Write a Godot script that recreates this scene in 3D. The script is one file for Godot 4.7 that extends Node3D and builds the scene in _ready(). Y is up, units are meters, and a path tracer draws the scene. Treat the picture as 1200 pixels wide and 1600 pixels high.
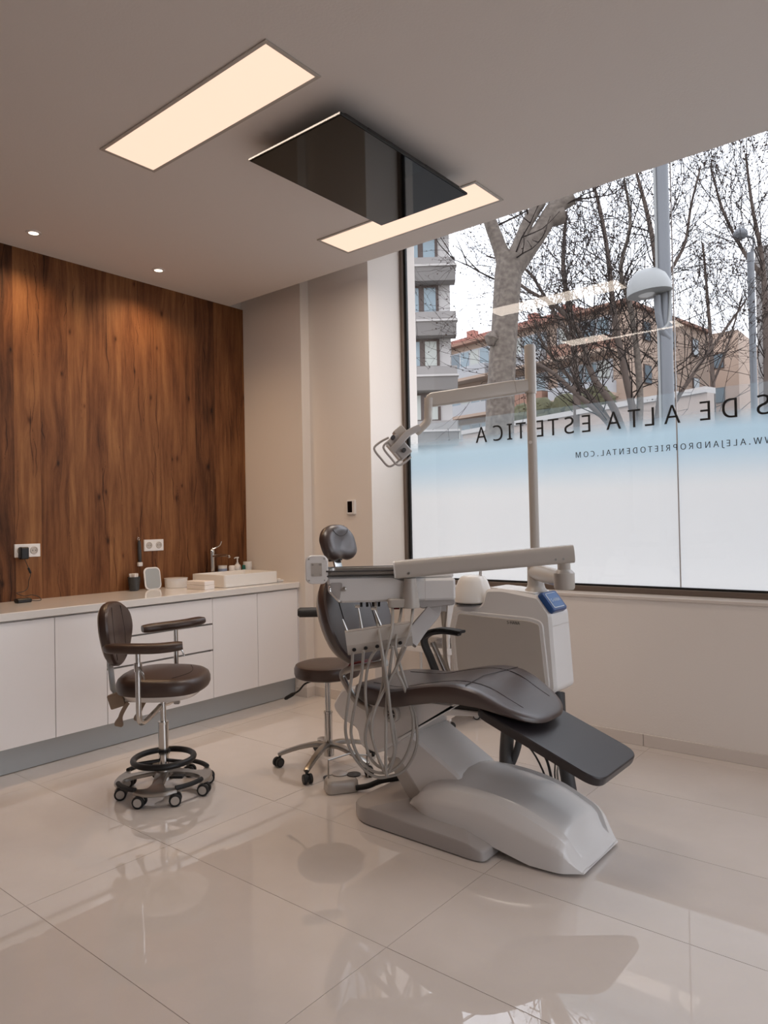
extends Node3D
# A dental surgery: wood wall and counter on the left, street window on the right, treatment chair between them.
# Room axes: the wood wall is the plane x = WX, the window wall is across z. The camera stands at the origin, eye height EYE.

const EYE := 1.366          # eye height; the 0.6 x 1.2 m floor tiles and the 0.3 x 1.2 m ceiling panels give the scale
const FOCAL := 1109.8       # focal length in pixels of the 1200 x 1600 frame
const CH := 3.198           # ceiling height
const WX := -4.726          # wood wall
const XR := 3.6             # wall behind the camera's right
const ZB := 4.2             # wall behind the camera
const EDGE := -3.79         # where the lowered ceiling stops short of the window
const PZ := -3.94           # face of the corner pillar
const BZ := -4.03           # wall between pillar and window
const JX := -3.40           # window jamb
const SZ := -4.265          # wall under the window sill
const GZ := -4.45           # glass
const SILL := 0.89
const AX := -2.74           # the treatment chair's centre line (z)

var M := {}
var ORG := Vector3.ZERO
var taken := {}
var eye_basis := Basis()
var rng := RandomNumberGenerator.new()


func _ready() -> void:
	view_and_light()
	materials()
	room()
	window()
	ceiling_things()
	cabinets()
	counter_things()
	treatment_chair()
	side_unit()
	delivery_unit()
	lamp_arm()
	operator_chair()
	round_stool()
	floor_things()
	street()


func view_and_light() -> void:
	rng.seed = 7
	var cam := Camera3D.new()
	cam.name = "camera"
	cam.fov = rad_to_deg(2.0 * atan(800.0 / FOCAL))
	eye_basis = Basis.from_euler(Vector3(deg_to_rad(0.806), deg_to_rad(39.2), deg_to_rad(-1.123)))
	cam.transform = Transform3D(eye_basis, Vector3(0, EYE, 0))
	cam.near = 0.05
	cam.far = 400.0
	add_child(cam)
	cam.current = true
	var env := Environment.new()
	env.background_mode = Environment.BG_SKY
	var sm := ProceduralSkyMaterial.new()          # an even, overcast winter sky
	sm.sky_top_color = Color(0.87, 0.89, 0.93)
	sm.sky_horizon_color = Color(0.93, 0.94, 0.96)
	sm.ground_bottom_color = Color(0.42, 0.41, 0.40)
	sm.ground_horizon_color = Color(0.5, 0.5, 0.5)
	sm.sky_energy_multiplier = 1.0
	var sky := Sky.new()
	sky.sky_material = sm
	env.sky = sky
	env.background_energy_multiplier = 3.1
	env.tonemap_mode = Environment.TONE_MAPPER_LINEAR
	env.tonemap_exposure = 1.1
	env.sdfgi_enabled = true
	env.ssao_enabled = true
	env.ssil_enabled = true
	var we := WorldEnvironment.new()
	we.name = "surroundings"
	we.environment = env
	add_child(we)
	for z in [-1.945, -3.435]:                     # the two ceiling panels
		var l := AreaLight3D.new()
		l.name = "panel_glow"
		l.area_size = Vector2(1.14, 0.25)
		l.light_color = Color(1.0, 0.94, 0.88)
		l.light_energy = PANEL
		l.shadow_enabled = true
		l.area_range = 12.0
		l.position = Vector3(-2.595, CH - 0.012, z)
		l.rotation_degrees = Vector3(-90, 0, 0)
		add_child(l, true)


# ---------------------------------------------------------------- helpers

func at(px: float, py: float, depth: float) -> Vector3:
	return Vector3(0, EYE, 0) + eye_basis * (Vector3((px - 600.0) / FOCAL, -(py - 800.0) / FOCAL, -1.0) * depth)


func numbered(called: String) -> String:
	taken[called] = taken.get(called, 0) + 1
	return called if taken[called] == 1 else "%s_%03d" % [called, taken[called] - 1]


func tag(o: Node, label: String, category := "", group := "", kind := "") -> Node:
	if label: o.set_meta("label", label)
	if category: o.set_meta("category", category)
	if group: o.set_meta("group", group)
	if kind: o.set_meta("kind", kind)
	return o


func thing(called: String, label: String, category: String, base: Vector3, group := "") -> Node3D:
	var o := Node3D.new()
	o.name = numbered(called)
	add_child(o)
	o.position = base
	ORG = base
	tag(o, label, category, group)
	return o


func setting(called: String, label: String, base := Vector3.ZERO) -> Node3D:
	var o := Node3D.new()
	o.name = called
	add_child(o)
	o.position = base
	ORG = base
	tag(o, label, "", "", "structure")
	return o


func part(called: String, t: PackedVector3Array, m: Material, parent: Node, label := "", crease := 38.0) -> MeshInstance3D:
	var o := MeshInstance3D.new()
	o.name = called
	o.mesh = to_mesh(t, crease)
	o.material_override = m
	parent.add_child(o, true)
	if label: o.set_meta("label", label)
	return o


func copy_part(called: String, src: MeshInstance3D, offset: Vector3, parent: Node, m: Material = null) -> MeshInstance3D:
	var o := MeshInstance3D.new()
	o.name = called
	o.mesh = src.mesh
	o.material_override = m if m else src.material_override
	parent.add_child(o, true)
	o.position = offset
	return o


func slab(called: String, lo: Vector3, hi: Vector3, m: Material, label: String, bevel := 0.0) -> MeshInstance3D:
	ORG = Vector3.ZERO
	var o := part(called, box((lo + hi) / 2, hi - lo, bevel), m, self)
	return tag(o, label, "", "", "structure")


func to_mesh(t: PackedVector3Array, crease := 38.0, uv := PackedVector2Array()) -> ArrayMesh:
	var n := t.size() / 3
	var limit := cos(deg_to_rad(crease))
	var face := PackedVector3Array()
	var unit := PackedVector3Array()
	face.resize(n)
	unit.resize(n)
	var ids := {}
	var around := []
	var vid := PackedInt32Array()
	vid.resize(n * 3)
	for i in n:
		var f := (t[i * 3 + 2] - t[i * 3]).cross(t[i * 3 + 1] - t[i * 3])
		face[i] = f
		unit[i] = f.normalized()
		for k in 3:
			var key := Vector3i((t[i * 3 + k] * 20000.0).round())
			var id: int = ids.get(key, -1)
			if id < 0:
				id = around.size()
				ids[key] = id
				around.append([])
			vid[i * 3 + k] = id
			around[id].append(i)
	var normals := PackedVector3Array()
	var verts := PackedVector3Array()
	normals.resize(n * 3)
	verts.resize(n * 3)
	for i in n:
		for k in 3:
			var s := Vector3.ZERO
			for f in around[vid[i * 3 + k]]:
				if unit[f].dot(unit[i]) > limit:
					s += face[f]
			normals[i * 3 + k] = s.normalized() if s.length() > 1e-14 else unit[i]
			verts[i * 3 + k] = t[i * 3 + k] - ORG
	var a := []
	a.resize(Mesh.ARRAY_MAX)
	a[Mesh.ARRAY_VERTEX] = verts
	a[Mesh.ARRAY_NORMAL] = normals
	if uv.size() == verts.size():
		a[Mesh.ARRAY_TEX_UV] = uv
	var me := ArrayMesh.new()
	me.add_surface_from_arrays(Mesh.PRIMITIVE_TRIANGLES, a)
	return me


func outward(t: PackedVector3Array) -> PackedVector3Array:      # one closed surface, wound alike: front faces clockwise
	var c := Vector3.ZERO
	for p in t: c += p
	c /= maxf(1, t.size())
	var v := 0.0
	for i in range(0, t.size(), 3):
		v += (t[i] - c).dot((t[i + 1] - c).cross(t[i + 2] - c))
	if v > 0:
		for i in range(0, t.size(), 3):
			var k := t[i + 1]
			t[i + 1] = t[i + 2]
			t[i + 2] = k
	return t


func convex(t: PackedVector3Array, c: Vector3) -> PackedVector3Array:
	for i in range(0, t.size(), 3):
		if (t[i + 1] - t[i]).cross(t[i + 2] - t[i]).dot(t[i] - c) > 0:
			var k := t[i + 1]
			t[i + 1] = t[i + 2]
			t[i + 2] = k
	return t


func join(all: Array) -> PackedVector3Array:
	var t := PackedVector3Array()
	for a in all: t.append_array(a)
	return t


func moved(t: PackedVector3Array, x: Transform3D) -> PackedVector3Array:
	var o := PackedVector3Array()
	o.resize(t.size())
	for i in t.size(): o[i] = x * t[i]
	return o


func box(c: Vector3, s: Vector3, bevel := 0.0, b := Basis()) -> PackedVector3Array:
	var t := PackedVector3Array()
	var h := s.abs() / 2
	bevel = minf(bevel, minf(h.x, minf(h.y, h.z)) * 0.95)
	if bevel <= 0:
		for a in 3:
			for sg in [-1.0, 1.0]:
				var q := []
				for k in [[-1, -1], [1, -1], [1, 1], [-1, 1]]:
					var p := Vector3()
					p[a] = sg * h[a]
					p[(a + 1) % 3] = k[0] * h[(a + 1) % 3]
					p[(a + 2) % 3] = k[1] * h[(a + 2) % 3]
					q.append(c + b * p)
				t.append_array([q[0], q[1], q[2], q[0], q[2], q[3]])
		return convex(t, c)
	var v := func(sx: float, sy: float, sz: float, axis: int) -> Vector3:
		var p := Vector3(sx * (h.x - bevel), sy * (h.y - bevel), sz * (h.z - bevel))
		p[axis] = [sx, sy, sz][axis] * h[axis]
		return c + b * p
	for a in 3:
		var i := (a + 1) % 3
		var j := (a + 2) % 3
		for sg in [-1.0, 1.0]:
			var q := []
			for k in [[-1.0, -1.0], [1.0, -1.0], [1.0, 1.0], [-1.0, 1.0]]:
				var sn := [0.0, 0.0, 0.0]
				sn[a] = sg
				sn[i] = k[0]
				sn[j] = k[1]
				q.append(v.call(sn[0], sn[1], sn[2], a))
			t.append_array([q[0], q[1], q[2], q[0], q[2], q[3]])
		for k in [[-1.0, -1.0], [1.0, -1.0], [1.0, 1.0], [-1.0, 1.0]]:
			var s0 := [0.0, 0.0, 0.0]
			s0[i] = k[0]
			s0[j] = k[1]
			s0[a] = -1.0
			var s1 := s0.duplicate()
			s1[a] = 1.0
			var q0: Vector3 = v.call(s0[0], s0[1], s0[2], i)
			var q1: Vector3 = v.call(s0[0], s0[1], s0[2], j)
			var q2: Vector3 = v.call(s1[0], s1[1], s1[2], j)
			var q3: Vector3 = v.call(s1[0], s1[1], s1[2], i)
			t.append_array([q0, q1, q2, q0, q2, q3])
	for sx in [-1.0, 1.0]:
		for sy in [-1.0, 1.0]:
			for sz in [-1.0, 1.0]:
				t.append_array([v.call(sx, sy, sz, 0), v.call(sx, sy, sz, 1), v.call(sx, sy, sz, 2)])
	return convex(t, c)


func span(x0: float, x1: float, y0: float, y1: float, z0: float, z1: float, bevel := 0.0) -> PackedVector3Array:
	return box(Vector3(x0 + x1, y0 + y1, z0 + z1) / 2, Vector3(x1 - x0, y1 - y0, z1 - z0).abs(), bevel)


func loft(rings: Array, cap := true) -> PackedVector3Array:
	var t := PackedVector3Array()
	var n: int = rings[0].size()
	for r in rings.size() - 1:
		var a: PackedVector3Array = rings[r]
		var b: PackedVector3Array = rings[r + 1]
		for i in n:
			var j := (i + 1) % n
			t.append_array([a[i], a[j], b[j], a[i], b[j], b[i]])
	if cap:
		for e in 2:
			var a: PackedVector3Array = rings[0] if e == 0 else rings[rings.size() - 1]
			var c := Vector3.ZERO
			for p in a: c += p
			c /= n
			for i in n:
				var j := (i + 1) % n
				if e == 0: t.append_array([a[j], a[i], c])
				else: t.append_array([a[i], a[j], c])
	return outward(t)


func tube(pts: Array, r, n := 10, cap := true) -> PackedVector3Array:
	var rings := []
	var side := Vector3.ZERO
	for i in pts.size():
		var d: Vector3 = (pts[mini(i + 1, pts.size() - 1)] - pts[maxi(i - 1, 0)]).normalized()
		if side == Vector3.ZERO:
			side = d.cross(Vector3.UP if absf(d.y) < 0.9 else Vector3.RIGHT).normalized()
		side = (side - d * side.dot(d)).normalized()
		var up := side.cross(d)
		var ring := PackedVector3Array()
		var rad: float = r[i] if r is Array else r
		for k in n:
			var a := TAU * k / n
			ring.append(pts[i] + (side * cos(a) + up * sin(a)) * rad)
		rings.append(ring)
	return loft(rings, cap)


func sweep(prof: PackedVector2Array, pts: Array, up_hint: Vector3, scales = null) -> PackedVector3Array:
	var rings := []
	for i in pts.size():
		var d: Vector3 = (pts[mini(i + 1, pts.size() - 1)] - pts[maxi(i - 1, 0)]).normalized()
		var side := d.cross(up_hint).normalized()
		var up := side.cross(d)
		var s: float = scales[i] if scales else 1.0
		var ring := PackedVector3Array()
		for p in prof: ring.append(pts[i] + side * p.x * s + up * p.y * s)
		rings.append(ring)
	return loft(rings)


func curve(pts: Array, sub := 6) -> Array:                       # Catmull-Rom through the points
	var out := []
	for i in pts.size() - 1:
		var p0: Vector3 = pts[maxi(i - 1, 0)]
		var p1: Vector3 = pts[i]
		var p2: Vector3 = pts[i + 1]
		var p3: Vector3 = pts[mini(i + 2, pts.size() - 1)]
		for k in sub:
			var u := float(k) / sub
			out.append(0.5 * (2 * p1 + (p2 - p0) * u + (2 * p0 - 5 * p1 + 4 * p2 - p3) * u * u + (3 * p1 - p0 - 3 * p2 + p3) * u * u * u))
	out.append(pts[pts.size() - 1])
	return out


func lathe(prof: Array, o: Vector3, n := 24, b := Basis()) -> PackedVector3Array:      # [radius, height] pairs round the y axis
	var rings := []
	for p in prof:
		var ring := PackedVector3Array()
		for k in n:
			var a := TAU * k / n
			ring.append(o + b * Vector3(cos(a) * maxf(p[0], 0.0002), p[1], sin(a) * maxf(p[0], 0.0002)))
		rings.append(ring)
	return loft(rings)


func ring_tube(o: Vector3, radius: float, r: float, n := 32, m := 8, b := Basis(), a0 := 0.0, a1 := TAU) -> PackedVector3Array:
	var pts := []
	for k in n + 1:
		var a := a0 + (a1 - a0) * k / n
		pts.append(o + b * Vector3(cos(a) * radius, 0, sin(a) * radius))
	return tube(pts, r, m, a1 - a0 < TAU - 0.01)


func rrect(w: float, h: float, r: float, k := 4) -> PackedVector2Array:
	var o := PackedVector2Array()
	for c in [[1, 1, 0.0], [-1, 1, PI / 2], [-1, -1, PI], [1, -1, PI * 1.5]]:
		for i in k + 1:
			var a: float = c[2] + PI / 2 * i / k
			o.append(Vector2(c[0] * (w / 2 - r) + cos(a) * r, c[1] * (h / 2 - r) + sin(a) * r))
	return o


func rounded(poly: Array, r: float, k := 4) -> PackedVector2Array:                     # polygon corners rounded off
	var o := PackedVector2Array()
	var n := poly.size()
	for i in n:
		var p: Vector2 = poly[i]
		var d0: Vector2 = poly[(i + n - 1) % n] - p
		var d1: Vector2 = poly[(i + 1) % n] - p
		var q := minf(r, minf(d0.length(), d1.length()) * 0.45)
		var a := p + d0.normalized() * q
		var b := p + d1.normalized() * q
		for j in k + 1:
			var u := float(j) / k
			o.append(a.lerp(p, u).lerp(p.lerp(b, u), u))
	return o


func inset(poly: PackedVector2Array, d: float) -> PackedVector2Array:
	var o := PackedVector2Array()
	var n := poly.size()
	var area := 0.0
	for i in n: area += poly[i].cross(poly[(i + 1) % n])
	var s := signf(area)
	for i in n:
		var e0 := (poly[i] - poly[(i + n - 1) % n]).normalized()
		var e1 := (poly[(i + 1) % n] - poly[i]).normalized()
		var nm := (Vector2(-e0.y, e0.x) + Vector2(-e1.y, e1.x)) * s
		nm = nm.normalized() if nm.length() > 1e-6 else Vector2.ZERO
		o.append(poly[i] + nm * d)
	return o


# A solid over an outline in (u, v): rows of [inset, height, scale towards the middle]; each point (u, h, v) goes through place.
func pad(outline: PackedVector2Array, rows: Array, place: Callable) -> PackedVector3Array:
	var c := Vector2.ZERO
	for p in outline: c += p
	c /= outline.size()
	var rings := []
	for r in rows:
		var o := inset(outline, r[0])
		var ring := PackedVector3Array()
		for p in o:
			var q: Vector2 = c + (p - c) * (r[2] if r.size() > 2 else 1.0)
			ring.append(place.call(Vector3(q.x, r[1], q.y)))
		rings.append(ring)
	return loft(rings)


# An outline in (u, v) pushed h0..h1 along the third axis with bevelled rims; the cap is triangulated, so it may be concave.
func prism(outline: PackedVector2Array, h0: float, h1: float, bevel: float, place: Callable) -> PackedVector3Array:
	var rows := [[bevel, h0], [0.0, h0 + bevel], [0.0, h1 - bevel], [bevel, h1]] if bevel > 0 else [[0.0, h0], [0.0, h1]]
	var t := PackedVector3Array()
	var rings := []
	for r in rows:
		var ring := PackedVector3Array()
		for p in inset(outline, r[0]): ring.append(place.call(Vector3(p.x, r[1], p.y)))
		rings.append(ring)
	var n := outline.size()
	for r in rings.size() - 1:
		for i in n:
			var j := (i + 1) % n
			t.append_array([rings[r][i], rings[r][j], rings[r + 1][j], rings[r][i], rings[r + 1][j], rings[r + 1][i]])
	var ix := Geometry2D.triangulate_polygon(outline)
	# triangulate_polygon winds one way round; match it to the ring order
	var ar := 0.0
	for i in n: ar += outline[i].cross(outline[(i + 1) % n])
	for k in range(0, ix.size(), 3):
		var a := outline[ix[k]]
		var b := outline[ix[k + 1]]
		var c := outline[ix[k + 2]]
		var same := signf((b - a).cross(c - a)) == signf(ar)
		var q := [ix[k], ix[k + 1], ix[k + 2]] if same else [ix[k], ix[k + 2], ix[k + 1]]
		t.append_array([rings[0][q[0]], rings[0][q[2]], rings[0][q[1]]])
		var e: PackedVector3Array = rings[rings.size() - 1]
		t.append_array([e[q[0]], e[q[1]], e[q[2]]])
	return outward(t)


func xy(z: float) -> Callable:                                   # outline in (x, y), pushed towards +z from z
	return func(p: Vector3): return Vector3(p.x, p.z, z + p.y)


func xz(y: float) -> Callable:                                   # outline in (x, z), pushed upwards from y
	return func(p: Vector3): return Vector3(p.x, y + p.y, p.z)


func zy(x: float) -> Callable:                                   # outline in (z, y), pushed towards +x from x
	return func(p: Vector3): return Vector3(x + p.y, p.z, p.x)


func line(table: Array, x: float) -> float:                      # smooth interpolation in a table of [x, y]
	if x <= table[0][0]: return table[0][1]
	for i in table.size() - 1:
		if x <= table[i + 1][0]:
			var u: float = (x - table[i][0]) / (table[i + 1][0] - table[i][0])
			return cubic_interpolate(table[i][1], table[i + 1][1], table[maxi(i - 1, 0)][1], table[mini(i + 2, table.size() - 1)][1], u)
	return table[table.size() - 1][1]


func lettering(called: String, text: String, cap: float, m: Material, parent: Node, x: Transform3D, centre := true) -> MeshInstance3D:
	var f := SystemFont.new()
	f.font_names = PackedStringArray(["Droid Sans"])
	var tm := TextMesh.new()
	tm.text = text
	tm.font = f
	tm.font_size = 64
	tm.pixel_size = cap / 45.7
	tm.depth = 0.0012
	tm.curve_step = 1.0
	tm.horizontal_alignment = HORIZONTAL_ALIGNMENT_CENTER if centre else HORIZONTAL_ALIGNMENT_LEFT
	tm.vertical_alignment = VERTICAL_ALIGNMENT_CENTER
	var o := MeshInstance3D.new()
	o.name = called
	o.mesh = tm
	o.material_override = m
	parent.add_child(o, true)
	o.transform = Transform3D(x.basis, x.origin - ORG)
	return o


# ---------------------------------------------------------------- materials

func mat(key: String, c: Color, rough := 0.5, metal := 0.0, spec := 0.5) -> StandardMaterial3D:
	var m := StandardMaterial3D.new()
	m.resource_name = key
	m.albedo_color = c
	m.roughness = rough
	m.metallic = metal
	m.metallic_specular = spec
	M[key] = m
	return m


func rgb(r: float, g: float, b: float) -> Color:
	return Color(r / 255.0, g / 255.0, b / 255.0)


func grain(m: StandardMaterial3D, freq: float, depth_cm: float, scale: float) -> void:      # fine relief
	var n := FastNoiseLite.new()
	n.seed = 11
	n.frequency = freq
	n.fractal_octaves = 3
	var t := NoiseTexture2D.new()
	t.noise = n
	t.width = 256
	t.height = 256
	t.seamless = true
	m.heightmap_enabled = true
	m.heightmap_texture = t
	m.heightmap_scale = depth_cm
	m.uv1_triplanar = true
	m.uv1_scale = Vector3.ONE * scale


func mottled(m: StandardMaterial3D, freq: float, lo: Color, hi: Color, scale: float, world := true) -> void:   # patches of colour
	var n := FastNoiseLite.new()
	n.seed = 5
	n.frequency = freq
	n.fractal_octaves = 4
	var g := Gradient.new()
	g.set_color(0, lo)
	g.set_color(1, hi)
	var t := NoiseTexture2D.new()
	t.noise = n
	t.width = 512
	t.height = 512
	t.seamless = true
	t.color_ramp = g
	m.albedo_color = Color.WHITE
	m.albedo_texture = t
	m.uv1_triplanar = true
	m.uv1_world_triplanar = world
	m.uv1_scale = Vector3.ONE * scale


func wood_image() -> ImageTexture:                               # knotty oak boards, grain upwards; 768 x 1024 px cover 2.4 x 3.2 m
	var w := 768
	var h := 1024
	var fine := FastNoiseLite.new()
	fine.seed = 3
	fine.frequency = 1.0
	fine.fractal_octaves = 3
	var slow := FastNoiseLite.new()
	slow.seed = 9
	slow.frequency = 1.0
	slow.fractal_octaves = 2
	var r := RandomNumberGenerator.new()
	r.seed = 21
	var boards := []
	var x := 0.0
	while x < w:
		var bw := r.randf_range(26, 62)
		boards.append([x, x + bw, r.randf_range(-0.19, 0.19), r.randf() * 100.0])
		x += bw
	var knots := []
	for i in 34:
		knots.append([r.randf() * w, r.randf() * h, r.randf_range(2.5, 6.0)])
	var cracks := []
	for i in 90:
		cracks.append([r.randf() * w, r.randf() * h, r.randf_range(50, 190), r.randf_range(0.9, 1.9)])
	var warp := PackedFloat32Array()
	var dark := PackedFloat32Array()
	warp.resize(w * h)
	dark.resize(w * h)
	for k in knots:
		var kr: float = k[2]
		for yy in range(int(k[1] - kr * 9), int(k[1] + kr * 9)):
			for xx in range(int(k[0] - kr * 4), int(k[0] + kr * 4)):
				var dx: float = (xx - k[0]) / kr
				var dy: float = (yy - k[1]) / (kr * 2.2)
				var d := dx * dx + dy * dy
				var at_ := posmod(yy, h) * w + posmod(xx, w)
				warp[at_] += signf(dx) * kr * 0.9 * exp(-d * 0.35)
				dark[at_] += 0.34 * exp(-d * 2.6) + 0.10 * exp(-d * 0.5)
	for c in cracks:
		var ph := r.randf() * 10.0
		for i in int(c[2]):
			var u: float = i / c[2]
			var cx: float = c[0] + 3.0 * sin(ph + u * 4.0) + 1.2 * sin(ph * 3.0 + u * 13.0)
			var cw: float = c[3] * sin(PI * u)
			for xx in range(int(cx - 2), int(cx + 4)):
				dark[posmod(int(c[1]) + i, h) * w + posmod(xx, w)] += 0.4 * clampf(1.0 - absf(xx - cx) / maxf(cw, 0.2), 0.0, 1.0)
	var im := Image.create(w, h, false, Image.FORMAT_RGB8)
	var lo := Color(0.15, 0.08, 0.045)
	var mid := Color(0.42, 0.265, 0.162)
	var hi := Color(0.61, 0.435, 0.28)
	var b := 0
	for xx in w:
		while b < boards.size() - 1 and xx >= boards[b][1]: b += 1
		var shift: float = boards[b][3]
		var tone: float = boards[b][2]
		for yy in h:
			var k := yy * w + xx
			var gx := xx + warp[k] + 9.0 * slow.get_noise_2d(xx * 0.012 + shift, yy * 0.0036)
			var v := 0.52 + tone
			v += 0.22 * fine.get_noise_2d(gx * 0.075 + shift, yy * 0.0042 + shift)
			v += 0.10 * fine.get_noise_2d(gx * 0.5 + shift * 3.0, yy * 0.03)
			v += 0.16 * slow.get_noise_2d(gx * 0.022 + shift, yy * 0.005)
			v -= dark[k]
			v = clampf(v, 0.0, 1.0)
			im.set_pixel(xx, yy, lo.lerp(mid, v * 2.0) if v < 0.5 else mid.lerp(hi, v * 2.0 - 1.0))
	return ImageTexture.create_from_image(im)


func materials() -> void:
	var wall := mat("wall_paint", rgb(229, 220, 212), 0.85)
	grain(wall, 0.08, 0.03, 3.0)
	var cl := mat("ceiling_paint", rgb(222, 214, 208), 0.9)
	grain(cl, 0.08, 0.03, 3.0)
	for k in 4:                                                  # polished porcelain, four close tones
		var t := mat("tile_%d" % k, Color.WHITE, 0.004, 0.0, 0.72)
		var d := k
		mottled(t, 0.012, rgb(218 - d, 208 - d, 200 - d), rgb(222 - d, 212 - d, 205 - d), 0.7)
	mat("grout", rgb(165, 152, 142), 0.8)
	mat("skirting", rgb(214, 203, 194), 0.3)
	var wd := mat("wood", Color.WHITE, 0.55, 0.0, 0.3)
	wd.albedo_texture = wood_image()
	mat("laminate", rgb(242, 238, 237), 0.3)
	mat("worktop", rgb(230, 225, 220), 0.02, 0.0, 0.75)
	mat("groove", rgb(205, 198, 193), 0.5)
	mat("aluminium", rgb(178, 182, 184), 0.34, 0.35)
	mat("white_plastic", rgb(228, 225, 223), 0.14)
	mat("pale_plastic", rgb(188, 180, 172), 0.24)
	mat("grey_plastic", rgb(176, 170, 167), 0.3)
	mat("hose", rgb(160, 154, 147), 0.4)
	mat("chrome", rgb(205, 203, 200), 0.14, 1.0)
	mat("steel", rgb(170, 167, 163), 0.28, 1.0)
	mat("black_plastic", rgb(20, 20, 21), 0.42)
	mat("black_rubber", rgb(28, 28, 29), 0.6)
	mat("dark_grey", rgb(58, 57, 58), 0.5)
	var le := mat("brown_leather", rgb(66, 49, 42), 0.36, 0.0, 0.55)
	grain(le, 0.12, 0.02, 9.0)
	var lf := mat("leather_seat", rgb(64, 49, 45), 0.34, 0.0, 0.85)
	grain(lf, 0.12, 0.02, 9.0)
	mat("seam", rgb(38, 28, 25), 0.6)
	var lg := mat("legrest_vinyl", rgb(48, 43, 45), 0.34)
	grain(lg, 0.09, 0.02, 7.0)
	mat("red_trim", rgb(104, 22, 28), 0.5)
	mat("bronze_frame", rgb(116, 102, 92), 0.4, 0.5)
	mat("gasket", rgb(12, 12, 12), 0.6)
	mat("screen_glass", rgb(6, 6, 7), 0.04, 0.0, 0.34)
	mat("display_blue", rgb(38, 74, 128), 0.25)
	mat("display_face", rgb(74, 112, 165), 0.2)
	mat("print_dark", rgb(40, 38, 38), 0.6)
	mat("print_pale", rgb(205, 215, 228), 0.5)
	mat("ceramic", rgb(240, 236, 231), 0.08)
	mat("tissue_card", rgb(240, 234, 230), 0.6)
	mat("smoked", rgb(52, 54, 56), 0.2)
	mat("mirror_face", rgb(158, 162, 163), 0.3)
	mat("green_cap", rgb(24, 92, 78), 0.4)
	mat("blue_print", rgb(140, 154, 182), 0.5)
	mat("khaki", rgb(142, 122, 104), 0.45)
	var g := mat("window_glass", Color(0.96, 0.98, 0.97, 0.02), 0.0, 0.0, 0.42)
	g.transparency = BaseMaterial3D.TRANSPARENCY_ALPHA
	mat("letter_black", rgb(10, 10, 12), 0.6)
	var fr := mat("frosted_film", Color.WHITE, 0.7)
	fr.transparency = BaseMaterial3D.TRANSPARENCY_ALPHA
	fr.albedo_texture = film_image()
	fr.texture_repeat = false
	fr.backlight_enabled = true
	fr.backlight = Color.WHITE
	var p := mat("light_panel", rgb(128, 118, 110), 0.6)
	p.emission_enabled = true
	p.emission = Color(1.0, 0.875, 0.775)
	p.emission_energy_multiplier = 0.93
	var s := mat("spot_lens", rgb(255, 246, 232), 0.5)
	s.emission_enabled = true
	s.emission = Color(1.0, 0.95, 0.86)
	s.emission_energy_multiplier = 3.0
	# the street
	mat("asphalt", rgb(120, 118, 116), 0.9)
	mat("concrete", rgb(136, 131, 128), 0.85)
	mat("concrete_light", rgb(178, 172, 168), 0.85)
	mat("facade_white", rgb(176, 171, 168), 0.85)
	mat("facade_tan", rgb(168, 146, 130), 0.85)
	mat("facade_brick", rgb(148, 112, 96), 0.85)
	mat("roof_brick", rgb(158, 108, 96), 0.85)
	mat("parapet_beige", rgb(164, 148, 138), 0.85)
	mat("frame_brown", rgb(72, 56, 50), 0.6)
	mat("shutter_pale", rgb(170, 172, 166), 0.6)
	mat("pane_dark", rgb(92, 104, 112), 0.12)
	mat("pane_sky", rgb(122, 138, 146), 0.1)
	mat("balcony_white", rgb(166, 166, 168), 0.7)
	mat("hedge", rgb(78, 76, 52), 0.9)
	mottled(mat("plane_bark", Color.WHITE, 0.9), 0.02, rgb(70, 60, 54), rgb(122, 112, 102), 0.9, false)
	mat("dark_bark", rgb(84, 71, 64), 0.9)
	mat("twig", rgb(112, 98, 94), 0.9)
	mat("dead_leaf", rgb(138, 104, 94), 0.9)
	mat("lamp_metal", rgb(100, 102, 106), 0.45, 0.3)
	mat("lamp_dome", rgb(134, 135, 134), 0.45)
	mat("lamp_lens", rgb(200, 200, 198), 0.2)


func film_image() -> ImageTexture:                               # the print of the window film: clear at its top, a band of pale blue, then frosted white
	var h := 512
	var im := Image.create(4, h, false, Image.FORMAT_RGBA8)
	for y in h:
		var m := FILM_TOP - (FILM_TOP - FILM_LOW) * y / h         # height above the floor
		var a := 0.16 + 0.84 * smoothstep(2.02, 1.86, m)
		a = minf(a, 0.985)
		var blue := smoothstep(1.52, 1.82, m)
		var c := Color(0.93, 0.935, 0.93).lerp(Color(0.76, 0.855, 0.905), blue)
		for x in 4: im.set_pixel(x, y, Color(c.r, c.g, c.b, a))
	return ImageTexture.create_from_image(im)


# ---------------------------------------------------------------- the room

const PANEL := 1.3
const SPOT := 1.1
const SIDE0 := -3.6
const SIDE1 := 0.4
const FILM_TOP := 2.115
const FILM_LOW := 0.937


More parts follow.
